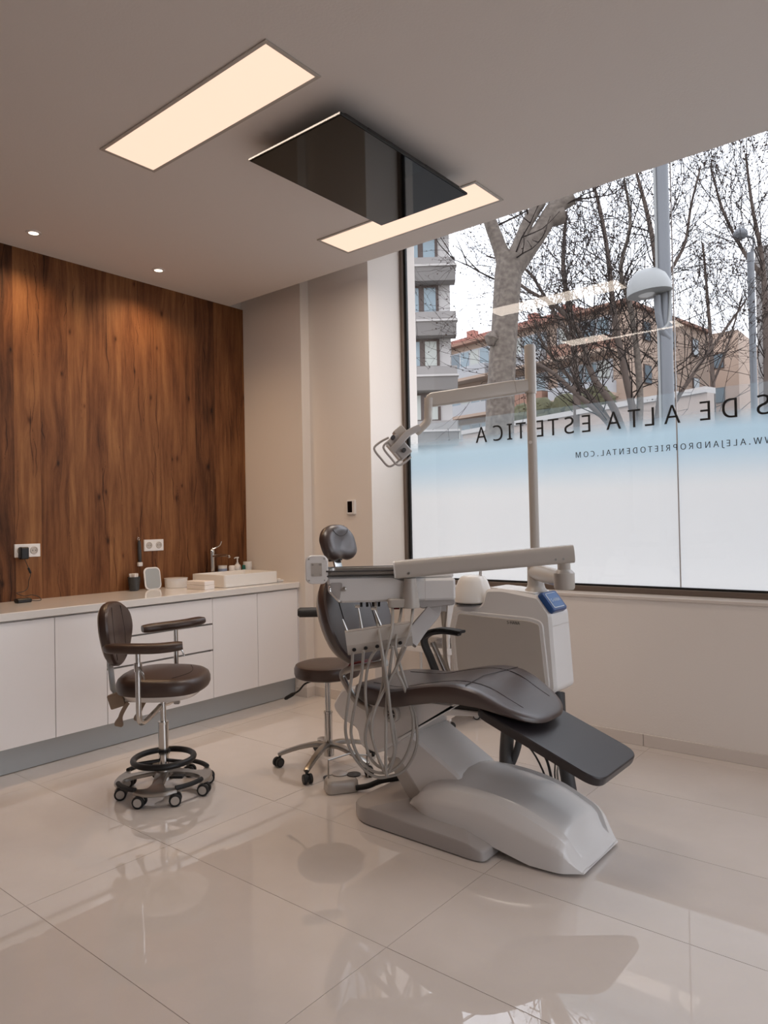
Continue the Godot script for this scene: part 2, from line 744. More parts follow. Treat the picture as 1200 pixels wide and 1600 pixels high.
func tile_mesh(w: float, d: float) -> ArrayMesh:                 # a fired tile, very slightly crowned towards its edges
	var nx := 6
	var nz := 4
	var t := PackedVector3Array()
	var p := func(i: int, j: int) -> Vector3:
		var u := [0.0, 0.09, 0.3, 0.5, 0.7, 0.91, 1.0][i] as float
		var v := [0.0, 0.14, 0.5, 0.86, 1.0][j] as float
		var drop := 0.00035 * (pow(absf(2 * u - 1), 6) + pow(absf(2 * v - 1), 4))
		return Vector3((u - 0.5) * w, -drop, (v - 0.5) * d)
	for i in nx:
		for j in nz:
			t.append_array([p.call(i, j), p.call(i + 1, j), p.call(i + 1, j + 1), p.call(i, j), p.call(i + 1, j + 1), p.call(i, j + 1)])
	var rim := []
	for i in nx: rim.append(p.call(i, 0))
	for j in nz: rim.append(p.call(nx, j))
	for i in nx: rim.append(p.call(nx - i, nz))
	for j in nz: rim.append(p.call(0, nz - j))
	for k in rim.size():
		var a: Vector3 = rim[k]
		var b: Vector3 = rim[(k + 1) % rim.size()]
		var dn := Vector3(0, -0.009, 0)
		t.append_array([a, a + dn, b + dn, a, b + dn, b])
	ORG = Vector3.ZERO
	# wind so that the top looks up
	if (t[2] - t[0]).cross(t[1] - t[0]).y < 0:
		for i in range(0, t.size(), 3):
			var k := t[i + 1]
			t[i + 1] = t[i + 2]
			t[i + 2] = k
	return to_mesh(t)


func room() -> void:
	var fl := setting("floor", "polished pale porcelain tile floor with thin grey joints")
	part("screed", span(WX - 0.2, XR + 0.2, -0.2, -0.0018, SZ - 0.3, ZB + 0.2), M.grout, fl)
	var meshes := {}
	var xs := [WX]
	var x := -3.87 - 1.2
	while x < XR:
		if x > WX + 0.01: xs.append(x)
		x += 1.2
	xs.append(XR)
	var zs := [SZ]
	var z := -4.171
	while z < ZB:
		if z > SZ + 0.01: zs.append(z)
		z += 0.6
	zs.append(ZB)
	for i in xs.size() - 1:
		for j in zs.size() - 1:
			var w: float = xs[i + 1] - xs[i] - 0.0022
			var d: float = zs[j + 1] - zs[j] - 0.0022
			var key := "%.3f %.3f" % [w, d]
			if not meshes.has(key): meshes[key] = tile_mesh(w, d)
			var o := MeshInstance3D.new()
			o.name = "tile"
			o.mesh = meshes[key]
			o.material_override = M["tile_%d" % rng.randi_range(0, 3)]
			fl.add_child(o, true)
			o.position = Vector3(xs[i] + xs[i + 1], 0, zs[j] + zs[j + 1]) / 2
			o.rotation = Vector3(rng.randf_range(-1, 1) * 0.0005, 0, rng.randf_range(-1, 1) * 0.0004)
	# walls
	var wl := setting("wall_left", "wall clad in knotty brown oak panels, grain running upwards")
	part("masonry", span(WX - 0.25, WX - 0.019, 0, 3.9, -4.6, ZB), M.wall_paint, wl)
	var edges := [PZ, PZ + 1.22, PZ + 2.44, PZ + 3.66, PZ + 4.88, ZB]
	for i in edges.size() - 1:
		var t := span(WX - 0.018, WX, 0.0, CH, edges[i] + 0.0004, edges[i + 1] - 0.0004)
		var uv := PackedVector2Array()
		for p in t: uv.append(Vector2(p.z / 2.4, -p.y / 3.2))
		var o := MeshInstance3D.new()
		o.name = "wood_panel"
		o.mesh = to_mesh(t, 38.0, uv)
		o.material_override = M.wood
		wl.add_child(o, true)
	slab("wall_pillar", Vector3(WX - 0.02, 0, -4.62), Vector3(-4.03, 3.86, PZ), M.wall_paint, "beige painted pillar where the oak wall ends")
	slab("wall_jamb", Vector3(-4.031, 0, -4.62), Vector3(JX, 3.86, BZ), M.wall_paint, "beige painted wall between pillar and shop window")
	slab("wall_sill", Vector3(JX - 0.01, 0, -4.62), Vector3(XR, SILL - 0.02, SZ), M.wall_paint, "low beige painted wall under the shop window")
	slab("wall_lintel", Vector3(JX - 0.01, 3.72, -4.62), Vector3(XR, 3.86, -4.38), M.wall_paint, "painted lintel over the shop window")
	slab("wall_front", Vector3(3.4, SILL - 0.02, -4.62), Vector3(XR, 3.86, SZ), M.wall_paint, "painted wall at the far end of the shop window")
	var wr := setting("wall_right", "painted side wall with an added glazed front facing the oak wall")
	part("masonry", join([span(XR, XR + 0.2, 0, 0.12, -4.62, ZB), span(XR, XR + 0.2, 3.10, 3.86, -4.62, ZB), span(XR, XR + 0.2, 0.12, 3.10, -4.62, SIDE0), span(XR, XR + 0.2, 0.12, 3.10, SIDE1, ZB)]), M.wall_paint, wr)
	var w2 := setting("window_2", "added unseen glazed front in the side wall, for daylight on the cabinet doors", Vector3(XR + 0.1, 0.12, (SIDE0 + SIDE1) / 2))  # unseen glazing, added so that daylight reaches the cabinet doors
	part("frame", join([span(XR + 0.08, XR + 0.13, 0.12, 0.17, SIDE0, SIDE1), span(XR + 0.08, XR + 0.13, 3.05, 3.10, SIDE0, SIDE1), span(XR + 0.08, XR + 0.13, 0.17, 3.05, SIDE0, SIDE0 + 0.05), span(XR + 0.08, XR + 0.13, 0.17, 3.05, SIDE1 - 0.05, SIDE1)]), M.bronze_frame, w2)
	part("mullion", span(XR + 0.08, XR + 0.13, 0.17, 3.05, (SIDE0 + SIDE1) / 2 - 0.025, (SIDE0 + SIDE1) / 2 + 0.025), M.bronze_frame, w2)
	for k in 2:
		var z0 := SIDE0 + 0.05 if k == 0 else (SIDE0 + SIDE1) / 2 + 0.025
		var z1 := (SIDE0 + SIDE1) / 2 - 0.025 if k == 0 else SIDE1 - 0.05
		part("pane", span(XR + 0.102, XR + 0.108, 0.17, 3.05, z0, z1), M.window_glass, w2)
	slab("wall_back", Vector3(WX - 0.02, 0, ZB), Vector3(XR + 0.2, 3.86, ZB + 0.2), M.wall_paint, "plain painted wall opposite the window")
	slab("ceiling", Vector3(WX - 0.02, CH, EDGE), Vector3(XR + 0.02, 3.84, ZB + 0.02), M.ceiling_paint, "lowered off-white plaster ceiling ending short of the window")
	slab("ceiling_recess", Vector3(WX - 0.25, 3.84, -4.66), Vector3(XR + 0.2, 4.0, ZB + 0.2), M.ceiling_paint, "upper ceiling over the slot along the window")
	# skirting, cut from the floor tile
	var sk := setting("baseboard_window", "pale tile skirting along the window wall")
	for a in [[JX, -2.712], [-2.711, -1.512], [-1.511, -0.312], [-0.311, 0.888], [0.889, 2.088], [2.089, 3.288], [3.289, XR - 0.002]]:
		part("skirting_piece", span(a[0] + 0.0008, a[1] - 0.0008, 0, 0.072, SZ, SZ + 0.009, 0.0015), M.skirting, sk)
	var sk2 := setting("baseboard_pillar", "pale tile skirting round the corner pillar")
	part("skirting_piece", span(-4.155, -4.02, 0, 0.075, PZ, PZ + 0.009, 0.0015), M.skirting, sk2)
	part("skirting_piece", span(-4.029, -4.02, 0, 0.075, BZ, PZ, 0.0015), M.skirting, sk2)
	part("skirting_piece", span(-4.02, JX, 0, 0.075, BZ, BZ + 0.009, 0.0015), M.skirting, sk2)
	part("skirting_piece", span(JX, JX + 0.009, 0, 0.075, SZ, BZ + 0.009, 0.0015), M.skirting, sk2)
	var sill := setting("trim_1", "pale window sill board")
	part("sill_board", span(JX, 3.4, SILL - 0.02, SILL, GZ + 0.03, SZ + 0.012, 0.003), M.skirting, sill)


func window() -> void:
	var w := setting("window_1", "large shop window with a frosted film and mirrored lettering", Vector3(-0.75, SILL, GZ))
	var top := 3.72
	var right := 3.4
	part("frame", join([span(JX, JX + 0.028, SILL, top, GZ - 0.02, GZ + 0.035, 0.002), span(JX, right, SILL, SILL + 0.034, GZ - 0.02, GZ + 0.035, 0.002),
		span(JX, right, top - 0.03, top, GZ - 0.02, GZ + 0.035, 0.002), span(right - 0.028, right, SILL, top, GZ - 0.02, GZ + 0.035, 0.002)]), M.bronze_frame, w, "bronze aluminium frame")
	part("gasket", join([span(JX + 0.028, JX + 0.048, SILL + 0.03, top - 0.03, GZ - 0.008, GZ + 0.012), span(JX + 0.028, right - 0.028, SILL + 0.034, SILL + 0.046, GZ - 0.008, GZ + 0.012)]), M.gasket, w, "black rubber gasket")
	var panes := [JX + 0.03, -1.331, 0.74, 2.81, right - 0.03]
	for i in 4:
		part("pane", sheet(panes[i] + 0.003, panes[i + 1] - 0.003, SILL + 0.03, top - 0.03, GZ), M.window_glass, w)
	for i in [1, 2, 3]:
		part("silicone_joint", span(panes[i] - 0.003, panes[i] + 0.003, SILL + 0.03, top - 0.03, GZ - 0.004, GZ + 0.004), M.grey_plastic, w)
	var t := PackedVector3Array()
	var uv := PackedVector2Array()
	var fx0 := JX + 0.046
	var fx1 := right - 0.03
	var fz := GZ - 0.0055
	t.append_array([Vector3(fx0, FILM_TOP, fz), Vector3(fx1, FILM_TOP, fz), Vector3(fx1, FILM_LOW, fz), Vector3(fx0, FILM_TOP, fz), Vector3(fx1, FILM_LOW, fz), Vector3(fx0, FILM_LOW, fz)])
	uv.append_array([Vector2(0, 0), Vector2(1, 0), Vector2(1, 1), Vector2(0, 0), Vector2(1, 1), Vector2(0, 1)])
	var o := MeshInstance3D.new()
	o.name = "frosted_film"
	o.mesh = to_mesh(t, 38.0, uv)
	o.material_override = M.frosted_film
	w.add_child(o, true)
	o.set_meta("label", "frosted window film fading from clear through pale blue to white")
	# the lettering is read from the street, so it runs backwards from inside
	var back := Basis(Vector3.UP, PI)
	for a in LETTERS:
		lettering("letter", a[0], 0.112, M.letter_black, w, Transform3D(back, Vector3(a[1], 1.983, GZ + 0.0056)))
	web_address(w, back)


func sheet(x0: float, x1: float, y0: float, y1: float, z: float) -> PackedVector3Array:      # glass facing the room; the pane material stands for its thickness
	return PackedVector3Array([Vector3(x0, y0, z), Vector3(x0, y1, z), Vector3(x1, y1, z), Vector3(x0, y0, z), Vector3(x1, y1, z), Vector3(x1, y0, z)])


func web_address(w: Node3D, back: Basis) -> void:
	var f := FontVariation.new()
	var plain := SystemFont.new()
	plain.font_names = PackedStringArray(["Droid Sans"])
	f.base_font = plain
	var tm := TextMesh.new()
	tm.text = ".ALEJANDROPRIETODENTAL.COM"
	tm.font = f
	tm.font_size = 64
	tm.pixel_size = 0.0365 / 45.7
	tm.depth = 0.0012
	tm.curve_step = 1.0
	tm.horizontal_alignment = HORIZONTAL_ALIGNMENT_RIGHT
	f.spacing_glyph = int(round((1.062 - tm.get_aabb().size.x) / tm.pixel_size / 26.0))
	tm.text = "WWW.ALEJANDROPRIETODENTAL.COM"
	var o := MeshInstance3D.new()
	o.name = "web_address"
	o.mesh = tm
	o.material_override = M.letter_black
	w.add_child(o)
	o.transform = Transform3D(back, Vector3(-1.983, 1.783, GZ + 0.0056) - ORG)


func ceiling_things() -> void:
	for k in 2:
		var z: float = [-1.945, -3.435][k]
		var c := Vector3(-2.595, CH, z)
		var lt := thing("ceiling_light_panel", ["warm rectangular ceiling light panel on the room side of the television", "warm rectangular ceiling light panel between television and window"][k], "light panel", c, "recessed ceiling light panels")
		part("frame", join([span(c.x - 0.6, c.x + 0.6, CH - 0.006, CH, z - 0.15, z - 0.133, 0.001), span(c.x - 0.6, c.x + 0.6, CH - 0.006, CH, z + 0.133, z + 0.15, 0.001),
			span(c.x - 0.6, c.x - 0.582, CH - 0.006, CH, z - 0.133, z + 0.133, 0.001), span(c.x + 0.582, c.x + 0.6, CH - 0.006, CH, z - 0.133, z + 0.133, 0.001)]), M.pale_plastic, lt, "grey metal rim")
		part("diffuser", span(c.x - 0.582, c.x + 0.582, CH - 0.004, CH, z - 0.133, z + 0.133), M.light_panel, lt, "glowing warm white diffuser")
	for k in 2:
		var c := Vector3(-4.413, CH, [-2.036, -2.916][k])
		var sp := thing("ceiling_spotlight", ["small round ceiling spotlight over the double socket with a charger", "small round ceiling spotlight over the double socket beside the basin"][k], "spotlight", c, "recessed spotlights along the oak wall")
		part("rim", lathe([[0.028, -0.001], [0.029, -0.006], [0.043, -0.004], [0.045, 0.0], [0.028, 0.0]], c, 24), M.white_plastic, sp)
		part("lens", lathe([[0.0, -0.004], [0.029, -0.004], [0.029, 0.0], [0.0, 0.0]], c, 20), M.spot_lens, sp)
		var l := SpotLight3D.new()
		l.name = "spotlight_glow"
		l.light_color = Color(1.0, 0.84, 0.66)
		l.light_energy = SPOT
		l.light_size = 0.03
		l.spot_angle = 70.0
		l.spot_angle_attenuation = 1.0
		l.spot_range = 8.0
		l.shadow_enabled = true
		l.position = Vector3(0, -0.008, 0)
		l.rotation_degrees = Vector3(-90, 0, 0)
		sp.add_child(l)
	# television hung face down under the ceiling
	var x0 := -2.60
	var x1 := -2.005
	var z0 := -3.215
	var z1 := -2.22
	var y := 3.10
	var c := Vector3((x0 + x1) / 2, y, (z0 + z1) / 2)
	var tv := thing("ceiling_television", "black flat television mounted face down under the ceiling", "television", c)
	part("screen", span(x0 + 0.006, x1 - 0.006, y - 0.002, y + 0.004, z0 + 0.006, z1 - 0.006), M.screen_glass, tv, "glossy black screen")
	part("bezel", join([span(x0, x1, y, y + 0.012, z0, z1, 0.002)]), M.black_plastic, tv)
	part("edge_strip", span(x0 + 0.002, x1 - 0.002, y + 0.001, y + 0.009, z1 - 0.001, z1 + 0.003), M.steel, tv, "thin silver edge")
	part("housing", pad(rrect(x1 - x0 - 0.03, z1 - z0 - 0.06, 0.03), [[0.0, 0.012], [0.0, 0.03], [0.03, 0.045], [0.03, 0.045, 0.5]], func(p): return Vector3(c.x + p.x, y + p.y, c.z + p.z)), M.black_plastic, tv)
	for s in [-1, 1]:
		part("vent_rib", span(x1 - 0.03, x1 - 0.006, y + 0.012, y + 0.026, c.z + s * 0.22 - 0.09, c.z + s * 0.22 + 0.09, 0.003), M.black_plastic, tv)
	for s in [-1, 1]:
		part("mount_bracket", span(c.x - 0.12, c.x + 0.12, y + 0.04, CH, c.z + s * 0.145 - 0.015, c.z + s * 0.145 + 0.015), M.black_plastic, tv)


const LETTERS := [["A", -2.699], ["C", -2.561], ["I", -2.466], ["T", -2.377], ["E", -2.235], ["T", -2.134], ["S", -2.019], ["E", -1.9], ["A", -1.718], ["T", -1.585], ["L", -1.486], ["A", -1.355], ["E", -1.165], ["D", -1.032], ["S", -0.856]]


# ---------------------------------------------------------------- the counter along the oak wall

const DOOR := -4.11         # front of the cabinet doors
const TOP := 0.905          # worktop


func cabinets() -> void:
	var kick := thing("cabinet_plinth", "brushed aluminium plinth under the white base cabinets", "plinth", Vector3(-4.17, 0, -2.4))
	part("plinth_board", span(-4.18, -4.16, 0.0045, 0.148, PZ + 0.002, -0.79), M.aluminium, kick)
	for k in 5:
		part("foot", span(-4.30, -4.26, 0.0, 0.15, -3.7 + 0.68 * k, -3.66 + 0.68 * k), M.black_plastic, kick)
	var doors := [[-3.518, -3.933, "white base cabinet with one door beside the corner pillar"], [-3.109, -3.518, "white base cabinet with one door between drawers and corner cabinet"],
		[-1.989, -2.311, "narrow white base cabinet with one door left of the drawers"], [-1.389, -1.989, "wide white base cabinet with one door below the charger"],
		[-0.79, -1.389, "white base cabinet with one door at the open end of the counter"]]
	for d in doors:
		var z1: float = d[0]
		var z0: float = d[1]
		var b := thing("base_cabinet", d[2], "cabinet", Vector3(-4.4, 0.15, (z0 + z1) / 2), "white base cabinets under the worktop")
		part("carcass", span(WX + 0.01, DOOR - 0.024, 0.15, 0.858, z0 + 0.0005, z1 - 0.0005), M.laminate, b)
		part("grip_channel", span(DOOR - 0.04, DOOR - 0.0235, 0.80, 0.858, z0 + 0.0005, z1 - 0.0005), M.groove, b)
		part("door", span(DOOR - 0.02, DOOR, 0.154, 0.848, z0 + 0.0016, z1 - 0.0016, 0.0012), M.laminate, b)
	var dr := thing("drawer_cabinet", "white base cabinet with three wide drawers behind the brown operator chair", "cabinet", Vector3(-4.4, 0.15, -2.71))
	part("carcass", span(WX + 0.01, DOOR - 0.042, 0.15, 0.858, -3.1085, -2.3115), M.laminate, dr)
	part("grip_channel", join([span(DOOR - 0.042, DOOR - 0.036, 0.15, 0.858, -3.1085, -2.3115)]), M.groove, dr)
	for y in [[0.154, 0.484], [0.496, 0.667], [0.679, 0.848]]:
		var prof := PackedVector2Array([Vector2(DOOR - 0.02, y[0]), Vector2(DOOR, y[0]), Vector2(DOOR, y[1] - 0.0), Vector2(DOOR - 0.006, y[1]), Vector2(DOOR - 0.02, y[1] - 0.012)])
		part("drawer", prism(prof, 0.0, 0.7938, 0.001, xy(-3.107)), M.laminate, dr)
	var ep := thing("end_panel", "narrow white end panel between cabinet door and pillar", "panel", Vector3(-4.4, 0.0, PZ + 0.004))
	part("panel_board", span(WX + 0.01, -4.106, 0.15, 0.858, PZ + 0.001, -3.934), M.laminate, ep)
	var wt := thing("worktop", "long glossy white worktop on the base cabinets", "worktop", Vector3(-4.4, 0.86, -2.4))
	part("slab", span(WX + 0.001, -4.088, 0.86, TOP, PZ + 0.001, -0.78, 0.003), M.worktop, wt)


func socket(label: String, z: float) -> void:
	var c := Vector3(WX, 1.226, z)
	var s := thing("double_socket", label, "socket", c, "double wall sockets on the oak wall")
	part("plate", pad(rrect(0.165, 0.086, 0.004), [[0.0, 0.0], [0.0, 0.006], [0.002, 0.009], [0.002, 0.009, 0.5]], func(p): return Vector3(WX + p.y, c.y + p.z, z + p.x)), M.white_plastic, s)
	var b := Basis(Vector3(0, 0, 1), -PI / 2)
	for k in [-1, 1]:
		var o := Vector3(WX + 0.009, c.y, z + k * 0.041)
		var w := part("socket_well", lathe([[0.0, 0.0002], [0.0195, 0.0002], [0.0195, 0.004], [0.024, 0.004], [0.026, 0.0]], o, 24, b), M.pale_plastic, s, "round grey socket well")
		for q in [-1, 1]:
			part("pin_hole", lathe([[0.0, 0.0004], [0.003, 0.0004], [0.003, 0.0008], [0.0, 0.0008]], o + Vector3(0, 0, q * 0.0095), 8, b), M.black_rubber, w)


func counter_things() -> void:
	socket("white double socket holding a black charger", -2.113)
	socket("white double socket beside the hanging brush, both sides empty", -3.043)
	# charger, lead and power brick
	var ch := thing("charger", "black plug-in charger with a cable looping down to the worktop", "charger", Vector3(-4.66, 1.2, -2.076))
	part("plug_body", span(WX + 0.0095, WX + 0.055, 1.172, 1.250, -2.103, -2.051, 0.006), M.black_plastic, ch)
	var x := -4.68
	var lead := curve([Vector3(x, 1.174, -2.077), Vector3(x, 1.14, -2.09), Vector3(x, 1.08, -2.113), Vector3(x, 1.03, -2.10), Vector3(x - 0.01, 0.985, -2.098), Vector3(x + 0.01, 0.966, -2.06),
		Vector3(x + 0.03, 0.962, -2.01), Vector3(x + 0.05, 0.94, -2.05), Vector3(x + 0.06, 0.945, -2.09), Vector3(x + 0.07, 0.93, -2.13), Vector3(x + 0.08, 0.909, -2.14), Vector3(x + 0.09, 0.909, -2.10), Vector3(x + 0.1, 0.914, -2.07)], 6)
	part("cable", tube(lead, 0.0022, 6), M.black_rubber, ch)
	part("inline_switch", tube([Vector3(x, 1.118, -2.098), Vector3(x, 1.113, -2.1), Vector3(x, 1.083, -2.112), Vector3(x, 1.078, -2.113)], [0.003, 0.0075, 0.0075, 0.003], 8), M.black_plastic, ch)
	var br := thing("power_adapter", "flat black power adapter lying on the worktop below the charger", "adapter", Vector3(-4.58, TOP, -2.03))
	part("adapter_body", span(-4.61, -4.555, TOP, TOP + 0.026, -2.066, -1.975, 0.006), M.black_plastic, br)
	# brush on a hook
	var bh := thing("hanging_brush", "dark handled brush hanging on the oak wall beside a socket", "brush", Vector3(WX + 0.01, 1.2, -2.915))
	part("handle", tube([Vector3(WX + 0.02, 1.265, -2.912), Vector3(WX + 0.02, 1.25, -2.912), Vector3(WX + 0.018, 1.18, -2.915), Vector3(WX + 0.018, 1.105, -2.917)], [0.006, 0.012, 0.014, 0.012], 10), M.dark_grey, bh)
	part("brush_head", box(Vector3(WX + 0.018, 1.09, -2.917), Vector3(0.026, 0.03, 0.034), 0.004), M.white_plastic, bh)
	part("hook", ring_tube(Vector3(WX + 0.012, 1.277, -2.912), 0.009, 0.0025, 14, 6, Basis(Vector3(0, 0, 1), PI / 2)), M.chrome, bh)
	# cup with cotton
	var cup := thing("smoked_cup", "smoked glass cup filled with white cotton on the worktop", "cup", Vector3(-4.655, TOP, -2.835))
	part("bowl", lathe([[0.0, 0.0], [0.03, 0.0], [0.036, 0.006], [0.046, 0.1], [0.0435, 0.1], [0.034, 0.01], [0.0, 0.008]], Vector3(-4.655, TOP, -2.835), 20), M.smoked, cup)
	for k in 9:
		var a := k * 2.4
		var rr := 0.008 + 0.0026 * k
		part("cotton_roll", tube([Vector3(-4.655 + cos(a) * rr, TOP + 0.085, -2.835 + sin(a) * rr), Vector3(-4.655 + cos(a) * rr * 1.15, TOP + 0.124, -2.835 + sin(a) * rr * 1.15)], 0.0085, 7), M.tissue_card, cup)
	# upright mirror
	var mi := thing("counter_mirror", "rounded square white framed mirror leaning on the oak wall", "mirror", Vector3(-4.63, TOP, -2.965))
	var lean := Basis(Vector3(0, 0, 1), 0.16)
	var put := func(p: Vector3) -> Vector3: return Vector3(-4.605, TOP, -2.965) + lean * Vector3(p.y, p.z + 0.082, p.x)
	part("frame", pad(rrect(0.135, 0.164, 0.036, 6), [[0.003, -0.012], [0.0, -0.009], [0.0, -0.002], [0.004, 0.0], [0.004, 0.0, 0.5]], put), M.white_plastic, mi)
	part("mirror_plate", pad(rrect(0.118, 0.147, 0.03, 6), [[0.0, 0.0], [0.0, 0.0012], [0.0, 0.0012, 0.5]], put), M.mirror_face, mi)
	# round dish and box
	var di := thing("round_dish", "low round white dish between mirror and white box", "dish", Vector3(-4.6, TOP, -3.15))
	part("dish_wall", lathe([[0.0, 0.0], [0.078, 0.0], [0.082, 0.004], [0.084, 0.066], [0.081, 0.066], [0.078, 0.008], [0.0, 0.006]], Vector3(-4.6, TOP, -3.15), 32), M.white_plastic, di)
	part("lid", lathe([[0.0, 0.066], [0.086, 0.066], [0.086, 0.072], [0.0, 0.076]], Vector3(-4.6, TOP, -3.15), 32), M.white_plastic, di)
	var bx := thing("glove_box", "flat white carton standing on the worktop beside the basin", "box", Vector3(-4.32, TOP, -3.165))
	part("lower_carton", box(Vector3(-4.32, TOP + 0.015, -3.165), Vector3(0.2, 0.03, 0.092), 0.003, Basis(Vector3.UP, 0.06)), M.tissue_card, bx)
	part("upper_carton", box(Vector3(-4.32, TOP + 0.0455, -3.165), Vector3(0.2, 0.029, 0.092), 0.004, Basis(Vector3.UP, 0.06)), M.tissue_card, bx)
	# basin: a box with a hollow
	var bs := thing("wash_basin", "rectangular white ceramic wash basin on the worktop", "basin", Vector3(-4.4, TOP, -3.55))
	var rim := func(p: Vector3) -> Vector3: return Vector3(-4.40 + p.x, TOP + p.y, -3.55 + p.z)
	part("bowl", pad(rrect(0.40, 0.52, 0.018, 3), [[0.006, 0.0], [0.0, 0.004], [0.0, 0.088], [0.003, 0.092], [0.011, 0.092], [0.014, 0.088], [0.02, 0.03], [0.05, 0.014], [0.05, 0.012, 0.3]], rim), M.ceramic, bs)
	part("drain", lathe([[0.0, 0.0], [0.02, 0.0], [0.022, 0.002], [0.0, 0.003]], Vector3(-4.40, TOP + 0.013, -3.55), 16), M.chrome, bs)
	var fa := thing("basin_tap", "tall chrome mixer tap with a raised lever behind the basin", "tap", Vector3(-4.66, TOP, -3.53))
	part("body", lathe([[0.0, 0.0], [0.026, 0.0], [0.026, 0.006], [0.019, 0.01], [0.019, 0.235], [0.022, 0.24], [0.022, 0.262], [0.012, 0.275], [0.0, 0.276]], Vector3(-4.66, TOP, -3.53), 16), M.chrome, fa)
	part("spout", tube(curve([Vector3(-4.65, TOP + 0.215, -3.53), Vector3(-4.58, TOP + 0.222, -3.545), Vector3(-4.50, TOP + 0.22, -3.56), Vector3(-4.485, TOP + 0.205, -3.562)], 4), 0.0105, 10), M.chrome, fa)
	part("lever", tube(curve([Vector3(-4.66, TOP + 0.27, -3.53), Vector3(-4.65, TOP + 0.285, -3.57), Vector3(-4.65, TOP + 0.30, -3.60), Vector3(-4.65, TOP + 0.33, -3.615)], 4), [0.007, 0.007, 0.006, 0.006, 0.005, 0.005, 0.005, 0.005, 0.005, 0.006, 0.006, 0.006, 0.006], 8), M.chrome, fa)
	# bottles behind the basin
	var so := thing("soap_dispenser", "white soap dispenser with a pump head behind the basin", "bottle", Vector3(-4.65, TOP, -3.775))
	part("bottle", lathe([[0.0, 0.0], [0.028, 0.0], [0.03, 0.004], [0.03, 0.11], [0.024, 0.13], [0.012, 0.14], [0.012, 0.15], [0.0, 0.15]], Vector3(-4.65, TOP, -3.775), 18), M.white_plastic, so)
	part("label", lathe([[0.0302, 0.02], [0.0304, 0.02], [0.0304, 0.09], [0.0302, 0.09]], Vector3(-4.65, TOP, -3.775), 18), M.pale_plastic, so)
	part("pump", join([lathe([[0.0, 0.15], [0.006, 0.15], [0.006, 0.185], [0.013, 0.187], [0.013, 0.197], [0.0, 0.198]], Vector3(-4.65, TOP, -3.775), 12), tube([Vector3(-4.65, TOP + 0.193, -3.775), Vector3(-4.642, TOP + 0.192, -3.745), Vector3(-4.641, TOP + 0.186, -3.738)], 0.0045, 7)]), M.white_plastic, so)
	var j1 := thing("cream_jar", "white jar with a printed blue band behind the basin, beside the tap", "jar", Vector3(-4.66, TOP, -3.63))
	part("jar_body", lathe([[0.0, 0.0], [0.036, 0.0], [0.037, 0.004], [0.037, 0.135], [0.0, 0.137]], Vector3(-4.66, TOP, -3.63), 18), M.white_plastic, j1)
	part("print", lathe([[0.0371, 0.08], [0.0374, 0.08], [0.0374, 0.11], [0.0371, 0.11]], Vector3(-4.66, TOP, -3.63), 18), M.blue_print, j1)
	var j2 := thing("spray_tub", "small white tub behind the basin between printed jar and pump bottle", "jar", Vector3(-4.64, TOP, -3.71))
	part("tub", lathe([[0.0, 0.0], [0.026, 0.0], [0.027, 0.004], [0.027, 0.12], [0.022, 0.13], [0.0, 0.13]], Vector3(-4.64, TOP, -3.71), 16), M.tissue_card, j2)
	var j3 := thing("white_tub", "white lidded tub behind the basin at the pillar", "jar", Vector3(-4.63, TOP, -3.865))
	part("tub", lathe([[0.0, 0.0], [0.033, 0.0], [0.035, 0.004], [0.035, 0.112], [0.0, 0.112]], Vector3(-4.63, TOP, -3.865), 18), M.white_plastic, j3)
	part("lid", lathe([[0.0, 0.112], [0.037, 0.112], [0.037, 0.15], [0.034, 0.154], [0.0, 0.154]], Vector3(-4.63, TOP, -3.865), 18), M.white_plastic, j3)
	var j4 := thing("green_bottle", "small bottle with a dark green cap behind the basin", "bottle", Vector3(-4.60, TOP, -3.80))
	part("flask", lathe([[0.0, 0.0], [0.02, 0.0], [0.021, 0.003], [0.021, 0.085], [0.012, 0.095], [0.0, 0.095]], Vector3(-4.60, TOP, -3.80), 14), M.white_plastic, j4)
	part("cap", lathe([[0.0, 0.095], [0.015, 0.095], [0.014, 0.13], [0.0, 0.13]], Vector3(-4.60, TOP, -3.80), 14), M.green_cap, j4)
	var sd := thing("soap_dish", "small white soap dish on the worktop between basin and pillar", "dish", Vector3(-4.27, TOP, -3.865))
	part("dish", pad(rrect(0.09, 0.075, 0.02), [[0.006, 0.0], [0.0, 0.006], [0.0, 0.016], [0.004, 0.018], [0.01, 0.01], [0.01, 0.01, 0.4]], func(p): return Vector3(-4.27 + p.x, TOP + p.y, -3.868 + p.z)), M.white_plastic, sd)
	part("soap_bar", pad(rrect(0.055, 0.04, 0.014), [[0.004, 0.008], [0.0, 0.014], [0.0, 0.022], [0.006, 0.027], [0.006, 0.027, 0.5]], func(p): return Vector3(-4.27 + p.x, TOP + p.y, -3.868 + p.z)), M.ceramic, sd)
	# thermostat on the wall beside the window
	var th := thing("thermostat", "small white thermostat with a black display on the wall beside the window", "thermostat", Vector3(-3.6, 1.484, BZ))
	part("body", pad(rrect(0.082, 0.11, 0.008), [[0.0, 0.0], [0.0, 0.014], [0.004, 0.018], [0.004, 0.018, 0.5]], func(p): return Vector3(-3.6 + p.x, 1.484 + p.z, BZ + p.y)), M.white_plastic, th)
	part("display", pad(rrect(0.046, 0.084, 0.004), [[0.0, 0.018], [0.0, 0.019], [0.0, 0.019, 0.5]], func(p): return Vector3(-3.606 + p.x, 1.486 + p.z, BZ + p.y)), M.screen_glass, th)


# ---------------------------------------------------------------- the treatment chair (head towards -x, feet towards +x)

const SEAT := [[-2.32, 0.605], [-2.17, 0.608], [-2.02, 0.612], [-1.88, 0.645], [-1.75, 0.672], [-1.66, 0.678], [-1.57, 0.660], [-1.47, 0.613], [-1.40, 0.582], [-1.32, 0.553]]


